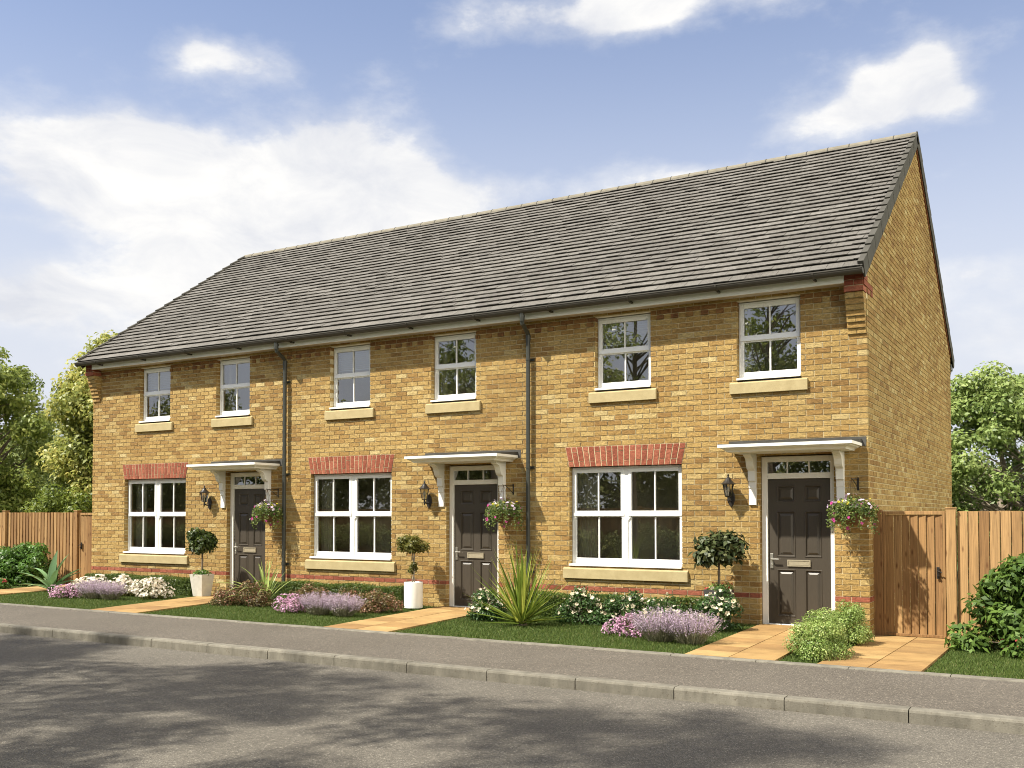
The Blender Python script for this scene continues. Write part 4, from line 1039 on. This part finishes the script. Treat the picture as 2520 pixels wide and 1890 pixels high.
def standard_tree(name, label, x, y, zs, zc, rx, rz, n, L, Wd, m, k, r, trunk, seed, under=None, barkm=None, group='standard trees in the planters', fold=.2):
    t = thing(name, label, 'small tree', (x, y, zs), group); o = (x, y, zs); g = np.random.default_rng(seed); bl = []
    for j in range(k):
        d = g.normal(size=3); d /= np.linalg.norm(d); s = g.uniform(.3, 1) ** .6; rr = r * g.uniform(.8, 1.25)
        bl.append((x + d[0] * s * (rx - rr * .7), y + d[1] * s * (rx * .85 - rr * .7), zc + d[2] * s * (rz - rr * .6), rr, rr * .85))
    P, nn, i = blobpts(n, bl, .5, .45); P[:, 1] = np.minimum(P[:, 1], -.03)
    v, q = leaves(P, nn, L, Wd, fold, .35); br = rng.random(k)
    npmesh('crown', v, q, np.clip(rng.random(len(P)) * .8 + br[i] * .3 - .05, 0, 1), m, t, o)
    b = MB(); top = zc - rz * .35
    if trunk == 'twist':
        for ph in (0, PI):
            b.tube([(.016 * math.cos(ph + 9 * s_), .016 * math.sin(ph + 9 * s_), (top - zs) * s_) for s_ in np.linspace(0, 1, 14)], .012, 6)
    else: b.tube([(0, 0, -.02), (.006, 0, (top - zs) * .5), (0, 0, top - zs)], [.019, .016, .014], 8)
    for j, q_ in enumerate(bl):
        if j % 3 == 0: b.tube([(0, 0, top - zs - .03), (q_[0] - x, q_[1] - y, q_[2] - zs)], [.010, .004], 5)
    b.build('trunk', barkm or M['bark'], t)
    if under:
        bl2 = [(x + rr_ * math.cos(a), y + rr_ * math.sin(a), zs + h_, s_, s_ * .8) for (a, rr_, h_, s_) in under[1]]
        P, nn, i = blobpts(under[2], bl2, .6, .4); v, q = leaves(P, nn, under[3], under[3] * .6, .2, .2); npmesh('underplanting', v, q, rng.random(len(P)), under[0], t, o)
        for (fm, fn) in under[4:]:
            P, nn, i = blobpts(fn, bl2, .05, .6); bloom(P + nn * .01, nn, .017, .3, fm, t, o)
    return t
p1, zs = planter('planter', 'tapered square grey planter by the left end house', -11.66, -.58, 'square')
u = [(a, .10, .05, .075) for a in np.linspace(0, 2 * PI, 7)[:-1]] + [(0, 0, .07, .09)]
standard_tree('standard_tree', 'dark green round-headed tree in the tapered grey planter', -11.66, -.58, zs, 1.02, .335, .285, 2900, .075, .042, M['lf_dark'], 26, .115, 'straight', 3, (M['lf_bush'], u, 420, .04, (M['fl_white'], 14)))
p2, zs = planter('planter', 'round white cylinder planter by the middle house', -6.90, -.52, 'round')
standard_tree('standard_tree', 'olive green tree with a twisted stem in the white cylinder planter', -6.90, -.52, zs, 1.05, .32, .175, 2300, .050, .026, M['lf_olive'], 24, .095, 'twist', 5,
              (M['lf_olive'], [(0, .0, .30, .06), (2, .05, .24, .06), (4, .04, .22, .055), (5.5, .05, .33, .045)], 380, .04), M['bark_pale'])
p3, zs = planter('planter', 'dark slate planter half hidden by white roses, near the right end door', -1.87, -.42, 'dark')
u = [(PI + .3, .09, .05, .085), (PI - .6, .06, .07, .07), (0.2, .11, .06, .085), (5.2, .10, .05, .07)]
standard_tree('standard_tree', 'glossy broad-leaved standard tree against the wall near the right end door', -1.87, -.42, zs, 1.04, .39, .26, 1500, .105, .050, M['lf_camellia'], 20, .13, 'straight', 8, (M['lf_lime'], u, 500, .035, (M['fl_red'], 26)), None, fold=.12)

# ------------------------------------------------------------------ garden plants
GB = 'low clipped hedges under the ground floor windows'
def hedge(label, x0, x1, y0, y1, h, n, name='box_hedge', m='lf_hedge', L=.028, group=GB):
    t = thing(name, label, 'hedge', ((x0 + x1) / 2, (y0 + y1) / 2, 0), group); o = tuple(t.location)
    f = rng.random(n); P = np.empty((n, 3)); Nn = np.zeros((n, 3)); ar = np.array([(x1 - x0) * (y1 - y0), (x1 - x0) * h, (x1 - x0) * h * .4, (y1 - y0) * h, (y1 - y0) * h]); ar = ar / ar.sum(); k = rng.choice(5, n, p=ar)
    P[:, 0] = rng.uniform(x0, x1, n); P[:, 1] = rng.uniform(y0, y1, n); P[:, 2] = rng.uniform(.01, h, n)
    for kk, ax, val, nv in ((0, 2, h, (0, 0, 1)), (1, 1, y0, (0, -1, 0)), (2, 1, y1, (0, 1, 0)), (3, 0, x0, (-1, 0, 0)), (4, 0, x1, (1, 0, 0))):
        s = k == kk; P[s, ax] = val - np.array(nv)[ax] * rng.random(s.sum()) ** 2 * .05; Nn[s] = nv
    P += np.stack([np.zeros(n), .012 * np.sin(P[:, 0] * 7), .018 * np.sin(P[:, 0] * 5.3 + 1)], 1) + rng.normal(size=(n, 3)) * .008
    v, q = leaves(P, unit(Nn + rng.normal(size=(n, 3)) * .5), L, L * .6, .2); npmesh('foliage', v, q, rng.random(n), M[m], t, o)
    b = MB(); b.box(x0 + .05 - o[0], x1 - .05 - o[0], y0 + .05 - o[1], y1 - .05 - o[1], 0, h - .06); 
    for i in range(int((x1 - x0) / .25)): b.tube([(x0 + .12 + .25 * i - o[0], 0, 0), (x0 + .14 + .25 * i - o[0], 0, h * .8)], .008, 5)
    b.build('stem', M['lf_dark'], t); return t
hedge('clipped box hedge beneath the left end house\'s window, behind white flowers', -15.0, -11.92, -.62, -.28, .315, 17000)
hedge('clipped box hedge beneath the middle house\'s window, behind bronze shrubs', -10.35, -7.12, -.58, -.26, .325, 17000)
hedge('clipped box hedge beneath the right end house\'s window, behind cream roses', -5.05, -2.12, -.55, -.25, .33, 17000)

shrub('round_bush', 'big round leafy green bush in front of the left fence', 'bush', -17.5, -.30, 0, 1.0, .6, 1.08, 10500, .085, .045, M['lf_bush'], 44, .20, 11)
shrub('red_flower_clump', 'low clump of red flowers at the far left end of the lawn', 'flower', -16.62, -1.35, 0, .30, .26, .26, 1200, .05, .03, M['lf_bush'], 10, .10, 12, flower=[(M['fl_red'], 60, .022, .35)])
# agave
ag = thing('agave', 'agave with broad grey-green arching leaves near the left fence', 'agave', (-15.25, -1.15, 0))
b = MB(); ap = lambda t: min(1, .55 + t * 1.4) * max(.03, 1 - t ** 3.2)
for az, el, L, w, bend in ((200, 38, .80, .085, .75), (185, 60, .72, .10, 1.3), (215, 20, .62, .075, .5), (160, 30, .60, .085, .6), (240, 55, .55, .09, 1.2), (130, 78, .66, .16, .25), (100, 83, .72, .18, .15), (60, 74, .70, .17, .35),
                          (15, 40, .75, .10, .35), (-5, 24, .78, .095, .45), (25, 12, .66, .085, .4), (-30, 20, .5, .085, .6), (270, 30, .5, .08, .9), (300, 45, .48, .09, 1.0), (340, 62, .55, .11, .8), (45, 45, .6, .10, .6)):
    blade(b, (0, 0, .01), R(az), R(el), L * 1.12, w * 1.15, bend, 10, .28, random.random(), ap)
b.build('leaves', M['lf_agave'], ag, smooth=True, fix=False)
def lavender(label, cx, cy, rx, h, n, seed):
    t = thing('lavender', label, 'lavender', (cx, cy, 0), 'lavender clumps along the lawns'); g = np.random.default_rng(seed)
    a = g.uniform(0, 2 * np.pi, n); s = np.sqrt(g.random(n)); L = h * g.uniform(.72, 1.1, n)
    base = np.stack([np.cos(a) * s * rx * .45, np.sin(a) * s * rx * .32, np.full(n, .005)], 1)
    tilt = s * .72 + g.normal(size=n) * .10; d = unit(np.stack([np.cos(a) * np.sin(tilt), np.sin(a) * np.sin(tilt) * .75, np.cos(tilt)], 1))
    top = base + d * L[:, None]; side = unit(np.cross(d, g.normal(size=(n, 3))))
    w = .0028; v = np.stack([base - side * w, base + side * w, top + side * w * .6, top - side * w * .6], 1).reshape(-1, 3)
    npmesh('stems', v, np.arange(4 * n).reshape(-1, 4), g.random(n), M['lf_lav'], t)
    k = 16; u_ = g.uniform(.48, 1.06, (n, k)); P = (base[:, None] + (top - base)[:, None] * u_[..., None] + g.normal(size=(n, k, 3)) * .006).reshape(-1, 3)
    v, q = leaves(P, g.normal(size=P.shape), .018, .011, .2, 0, D=np.repeat(d, k, 0) + g.normal(size=P.shape) * .6)
    npmesh('flowers', v, q, np.clip(np.repeat(g.random(n), k) * .5 + g.random(len(P)) * .5, 0, 1), M['fl_lav'], t)
    P = base[:, None] + (top - base)[:, None] * g.uniform(.08, .55, (n, 4))[..., None]; P = P.reshape(-1, 3) + g.normal(size=(n * 4, 3)) * .01
    v, q = leaves(P, g.normal(size=P.shape), .035, .006, .1, 0, D=np.repeat(d, 4, 0) + g.normal(size=P.shape) * .3); npmesh('foliage', v, q, g.random(len(P)), M['lf_lav'], t)
def phlox(label, cx, cy, rx, ry, h, n, seed):
    t = shrub('pink_phlox', label, 'flower', cx, cy, 0, rx, ry, h, 1500, .03, .012, M['lf_hedge'], 18, .10, seed, 'pink flower mounds along the lawns', flower=[(M['fl_pink'], int(n * 1.7), .0135, .05, .15)])
phlox('pink flower mound left of the lavender in front of the left end house', -13.62, -2.0, .42, .28, .28, 700, 21)
lavender('left lavender clump in front of the left end house, touching the pink flowers', -13.05, -1.85, .36, .30, 330, 22)
lavender('right lavender clump in front of the left end house, below the white flowers', -12.55, -1.85, .30, .29, 300, 23)
WG = 'white flowering shrubs in the left bed'
shrub('white_shrub', 'white flowering shrub furthest left, against the hedge of the left end house', 'shrub', -14.25, -1.0, 0, .58, .30, .40, 1500, .04, .022, M['lf_olive'], 22, .12, 31, WG, flower=[(M['fl_white'], 620, .030, .2)])
shrub('white_shrub', 'white flowering shrub in the middle of its row, left end house', 'shrub', -13.05, -1.12, 0, .52, .32, .42, 1500, .04, .022, M['lf_olive'], 22, .12, 32, WG, flower=[(M['fl_white'], 620, .030, .15)])
shrub('white_shrub', 'white flowering shrub nearest the square grey planter', 'shrub', -12.10, -1.32, 0, .46, .34, .43, 1500, .04, .022, M['lf_olive'], 20, .12, 33, WG, flower=[(M['fl_white'], 620, .030, .1)])
# strap-leaved plant
sp = thing('flax_lily', 'strap-leaved plant with pale arching leaves before the middle house', 'plant', (-9.42, -1.25, 0)); b = MB()
for az, el, L, w, bend in ((95, 84, .62, .035, .1), (70, 80, .70, .036, .15), (120, 78, .66, .035, .2), (20, 72, .62, .034, .25), (350, 68, .66, .034, .3), (160, 70, .62, .034, .25), (150, 60, .72, .034, .55), (185, 62, .74, .034, .8), (200, 50, .85, .034, 1.5), (215, 44, .92, .034, 1.35), (230, 58, .8, .034, 1.9),
                          (250, 55, .7, .034, 2.0), (270, 60, .62, .034, 2.0), (300, 55, .6, .034, 1.8), (330, 50, .62, .034, 1.5), (10, 55, .62, .032, .8), (45, 65, .6, .034, .4), (190, 35, .6, .03, 1.0), (240, 35, .6, .03, 1.3), (100, 66, .55, .03, .4), (0, 82, .6, .034, .1), (180, 82, .64, .034, .1), (135, 50, .6, .03, .7), (60, 50, .6, .03, .6)):
    blade(b, (random.uniform(-.04, .04), random.uniform(-.04, .04), .01), R(az), R(el), L * 1.22, w * 1.25, bend, 12, .22, random.random())
b.build('leaves', M['lf_strap'], sp, smooth=True, fix=False)
phlox('pink flower mound left of the lavender in front of the middle house', -8.15, -1.95, .42, .28, .31, 760, 24)
lavender('left lavender clump in front of the middle house, touching the pink flowers', -7.55, -2.02, .34, .31, 330, 25)
lavender('right lavender clump in front of the middle house, before bronze shrubs', -7.08, -2.02, .32, .30, 320, 26)
BG = 'bronze leaved shrubs in the middle bed'
shrub('bronze_shrub', 'bronze shrub on the far left, at the edge of the left end house\'s path', 'shrub', -9.98, -1.58, 0, .30, .28, .42, 2600, .034, .020, M['lf_brown'], 18, .11, 41, BG)
shrub('bronze_shrub', 'taller bronze shrub left of the strap-leaved plant', 'shrub', -9.45, -1.48, 0, .36, .30, .50, 3200, .034, .020, M['lf_brown'], 20, .12, 42, BG)
shrub('bronze_shrub', 'bronze shrub just right of the strap-leaved plant, against the hedge', 'shrub', -8.65, -.98, 0, .50, .30, .43, 3400, .034, .020, M['lf_brown'], 22, .12, 43, BG)
shrub('bronze_shrub', 'bronze shrub midway along the hedge below the middle house\'s window', 'shrub', -7.85, -1.00, 0, .45, .30, .38, 3200, .034, .020, M['lf_brown'], 22, .12, 44, BG)
shrub('bronze_shrub', 'bronze shrub nearest the white cylinder planter', 'shrub', -6.98, -1.28, 0, .46, .36, .42, 3600, .034, .020, M['lf_brown'], 24, .12, 45, BG)
# roses and yucca in the right-hand bed
RG = 'cream rose bushes in the right bed'
def rose(label, cx, cy, rx, ry, h, n, fn, seed):
    shrub('rose_bush', label, 'rose bush', cx, cy, 0, rx, ry, h, n, .042, .024, M['lf_rose'], 24, .125, seed, RG, flower=[(M['fl_cream'], fn, .031, .2, .55)])
rose('small cream rose bush left of the spiky yucca, by the middle house\'s path', -4.95, -1.38, .34, .30, .60, 2600, 80, 51)
rose('cream rose bush just right of the spiky yucca', -3.62, -1.05, .42, .32, .57, 3000, 98, 52)
rose('cream rose bush below the middle of the right end house\'s window', -3.0, -1.0, .42, .30, .55, 3000, 96, 53)
rose('cream rose bush below the right half of the right end house\'s window', -2.42, -.95, .42, .30, .52, 2800, 90, 54)
rose('cream rose bush in front of the dark slate planter', -1.74, -.98, .42, .34, .72, 3900, 99, 55)
yc = thing('yucca', 'spiky yellow-green yucca on the lawn before the right downpipe', 'yucca', (-4.20, -1.72, 0)); b = MB()
g = np.random.default_rng(5)
for i in range(96):
    az = g.uniform(0, 2 * PI); el = R(g.uniform(6, 84)) if i > 22 else R(g.uniform(60, 88)); L = g.uniform(.8, 1.22) * (.66 + .34 * math.sin(el))
    blade(b, (g.uniform(-.05, .05), g.uniform(-.05, .05), .02), az, el, L, g.uniform(.046, .066), g.uniform(-.05, .22), 7, .3, g.random(), lambda t: min(1, .6 + t * 3) * max(.02, (1 - t) ** .8))
b.build('leaves', M['lf_yucca'], yc, fix=False)
b = MB(); b.lathe([(.0, 0), (.07, .0), (.055, .07), (0, .1)], (0, 0, 0), 10); b.build('stem', M['bark'], yc)
phlox('pink flower mound left of the lavender in front of the right end house', -2.42, -1.98, .46, .30, .33, 900, 27)
lavender('left lavender clump in front of the right end house, touching the pink flowers', -1.93, -2.38, .32, .36, 330, 28)
lavender('right lavender clump in front of the right end house, next to its flagged path', -1.53, -2.42, .30, .35, 330, 29)
LG = 'lime green shrubs between the two paths'
shrub('lime_shrub', 'lime green fine-leaved shrub at the front, between the two flagged paths', 'shrub', -.04, -2.60, -.01, .38, .55, .55, 13000, .027, .015, M['lf_lime'], 48, .115, 61, LG)
shrub('lime_shrub', 'lime green fine-leaved shrub at the back, by the house corner pier', 'shrub', -.06, -1.08, -.03, .30, .42, .56, 9500, .027, .015, M['lf_lime'], 38, .11, 62, LG)
shrub('laurel_bush', 'large glossy laurel bush before the right fence, cut by the frame', 'bush', 1.90, -.68, -.08, .84, .66, 1.24, 13500, .105, .050, M['lf_laurel'], 70, .21, 63, fold=.14)
shrub('red_flower_shrub', 'low shrub with dusky red flower heads below the laurel bush', 'shrub', 1.92, -1.30, -.06, .30, .26, .36, 1100, .085, .045, M['lf_laurel'], 16, .13, 64, flower=[(M['fl_red'], 96, .018, .1)])

# ------------------------------------------------------------------ trees
def tree(name, label, x, y, z0, h, rx, ry, cz, rz, n, L, Wd, m, k, r, seed, group, trunks=1, tr=.16, barkm=None, droop=.4, shell=.75):
    t = thing(name, label, 'tree', (x, y, z0), group); o = (x, y, z0); g = np.random.default_rng(seed); bl = []
    for j in range(k):
        d = g.normal(size=3); d /= np.linalg.norm(d); s = g.uniform(.35, 1) ** .55; rr = r * g.uniform(.65, 1.35)
        tap = 1 - .35 * max(0, d[2] * s)
        bl.append((x + d[0] * s * rx * tap, y + d[1] * s * ry * tap, z0 + cz + d[2] * s * rz, rr, rr * .75))
    P, nn, i = blobpts(n, bl, shell, .35); v, q = leaves(P, nn, L, Wd, .18, droop); br = rng.random(k)
    npmesh('crown', v, q, np.clip(rng.random(len(P)) * .7 + br[i] * .4 - .05, 0, 1), m, t, o)
    b = MB()
    for s in range(trunks):
        a = g.uniform(0, 2 * PI); sp_ = .0 if trunks == 1 else .25; lean = .0 if trunks == 1 else .12
        pts = [Vector((sp_ * math.cos(a) * (1 + u * 2) + g.normal() * .05 * u * 3, sp_ * math.sin(a) * (1 + u * 2) + g.normal() * .05 * u * 3, (cz + rz * .55) * u)) for u in np.linspace(0, 1, 7)]
        rad = [tr * (1 - .82 * u) for u in np.linspace(0, 1, 7)]; b.tube(pts, rad, 9)
        for j in range(s, k, trunks):
            q_ = bl[j]; tgt = Vector((q_[0] - x, q_[1] - y, q_[2] - z0)); hh = max(.22 * (cz + rz), tgt.z - .55 * math.hypot(tgt.x, tgt.y) - .2)
            u = min(hh / (cz + rz * .55), 1) * 6; i0 = min(int(u), 5); p0 = pts[i0].lerp(pts[i0 + 1], u - i0)
            mid = p0.lerp(tgt, .5) + Vector((g.normal() * .15, g.normal() * .15, .12)); r0 = max(.018, rad[i0] * .42)
            b.tube([p0, mid, tgt], [r0, r0 * .6, r0 * .2], 5)
    b.build('trunk', barkm or M['bark'], t); return t
TB = 'trees behind the left fence'
tree('broadleaf_tree', 'tall pale-leaved tree at the left edge, behind the fence', -28.3, 5.6, -.1, 6.6, 2.3, 1.9, 4.0, 3.1, 32000, .16, .085, M['lf_treeL'], 105, .55, 71, TB)
tree('broadleaf_tree', 'tall golden-green tree close behind the left end house, rising past its eaves', -23.0, 6.2, -.1, 6.9, 1.9, 1.8, 4.05, 2.85, 34000, .16, .085, M['lf_treeM'], 100, .55, 72, TB)
tree('distant_tree', 'dull green rounded tree further back, in the gap of the left trees', -36.3, 14, -.1, 5.6, 4.2, 3, 2.9, 2.7, 17000, .19, .10, M['lf_far'], 64, .85, 73, TB)
tree('distant_tree', 'dull green tree furthest left behind the fence, mostly hidden', -44.5, 16, -.1, 5.6, 4.2, 3, 3.1, 2.8, 12000, .2, .11, M['lf_far'], 50, .95, 74, TB)
shrub('garden_bush', 'bright green bush showing above the left fence, under the tall left tree', 'bush', -26.4, 3.2, -.1, 1.9, 1.0, 2.45, 12000, .11, .06, M['lf_low'], 70, .38, 75, 'bushes behind the left fence')
shrub('garden_bush', 'mid green bush above the left fence, close to the left end house', 'bush', -22.4, 4.2, -.1, 1.9, 1.2, 2.7, 11000, .11, .06, M['lf_low'], 70, .38, 76, 'bushes behind the left fence')
shrub('garden_bush', 'shaded bush behind the fence between the two tall left trees', 'bush', -28.0, 8.2, -.1, 3.4, 1.2, 3.5, 15000, .13, .07, M['lf_far'], 80, .5, 77, 'bushes behind the left fence')
TR = 'trees behind the right fence'
tree('broadleaf_tree', 'pale green many-stemmed tree right of the gable wall, behind the fence', .9, 14.5, -.1, 5.6, 3.3, 2.2, 2.55, 2.95, 60000, .125, .075, M['lf_treeR'], 190, .46, 81, TR, 4, .12, M['bark_pale'], .2, .8)
tree('broadleaf_tree', 'second pale green tree behind the right fence, cut by the frame', 5.0, 16.0, -.1, 5.4, 2.6, 2.2, 2.9, 2.3, 16000, .14, .08, M['lf_treeR'], 80, .5, 82, TR, 3, .12, M['bark_pale'], .2, .8)
shrub('garden_bush', 'dark bush low behind the right fence, under the pale tree', 'bush', .8, 17.5, -.1, 4.5, 1.2, 3.6, 16000, .14, .08, M['lf_far'], 80, .6, 83, 'bushes behind the right fence')
# across the road: they shade the road and are mirrored in the window panes
TO = 'trees across the road, mirrored in the windows'
for nm, lab, x, y, h, rr, n, k, sd in (
    ('street_tree', 'street tree across the road, furthest left of its row, shading the left of the road', -13.6, -12.6, 10.8, 2.7, 9500, 58, 91),
    ('street_tree', 'street tree across the road, second from the left in its row', -9.0, -12.9, 11.0, 2.6, 9000, 54, 92),
    ('street_tree', 'street tree across the road, third from the left in its row', -5.2, -13.5, 11.6, 2.6, 9000, 54, 93),
    ('street_tree', 'street tree across the road, nearest the viewer', -1.6, -14.2, 11.4, 2.4, 8000, 50, 94)):
    tree(nm, lab, x, y, -.05, h, rr, rr * .9, h * .66, h * .32, n, .15, .085, M['lf_treeL'], k, .52, sd, 'street trees across the road', 1, .13)
WORDS = ['first', 'second', 'third', 'fourth', 'fifth', 'sixth', 'seventh', 'eighth', 'ninth', 'tenth', 'last']
for i in range(11):
    x = -53 + 5.6 * i + (i * 37 % 10 - 5) * .15; h = 6.9 + (i * 53 % 10) * .17; y = -22.5 - (i % 3) * .8
    tree('garden_tree', WORDS[i] + ' garden tree from the left behind the far fence, seen only mirrored', x, y, -.05, h, 3.3, 2.6, h * .52, h * .48, 9000, .26, .14, M['lf_far_road'], 70, .95, 95 + i, TO, 1, .18)
fence_run('boarded_fence', 'brown boarded fence across the road, seen only as a reflection', -56, 14, -18.0, -.02, 1.75, [-56 + 2.5 * i for i in range(29)], .12)
t = thing('leafy_hedge', 'leafy hedge across the road before the brown fence, seen only as a reflection', 'hedge', (-9, -17.0, 0))
bl = [(x, -17.0 + rng.uniform(-.1, .1), .55 + rng.uniform(-.05, .28), .55, .5) for x in np.arange(-55, 13, .45)]
P, nn, i = blobpts(40000, bl, .4, .3); P = P[P[:, 2] > .02]; nn = unit(rng.normal(size=P.shape) + np.array([0, .6, .4])); v, q = leaves(P, nn, .10, .06, .2, .2); npmesh('foliage', v, q, rng.random(len(P)), M['lf_far_road'], t, (-9, -17, 0))
stems(t, (0, 0, 0), [(x - 0, 0, .6, 0, 0) for x in (-1, 1)], M['bark'])
# far-off wood closing the horizon
bl = []
for i in range(230):
    x = -170 + i * 1.25 + rng.uniform(-.6, .6); h = 3.2 + 1.4 * math.sin(i * .37) * math.sin(i * .113 + 1) + rng.uniform(-.4, .5); y = 52 + 7 * math.sin(i * .21) + rng.uniform(-2, 2)
    for z in (h * .35, h * .8): bl.append((x + rng.uniform(-.4, .4), y, z, 1.5, h * .42))
P, nn, i = blobpts(52000, bl, .35, .4); v, q = leaves(P, nn, .55, .34, .2, .2); br = rng.random(len(bl))
o = npmesh('distant_wood', v, q, np.clip(rng.random(len(P)) * .6 + br[i] * .4, 0, 1), M['lf_far']); struct(o, 'stuff')
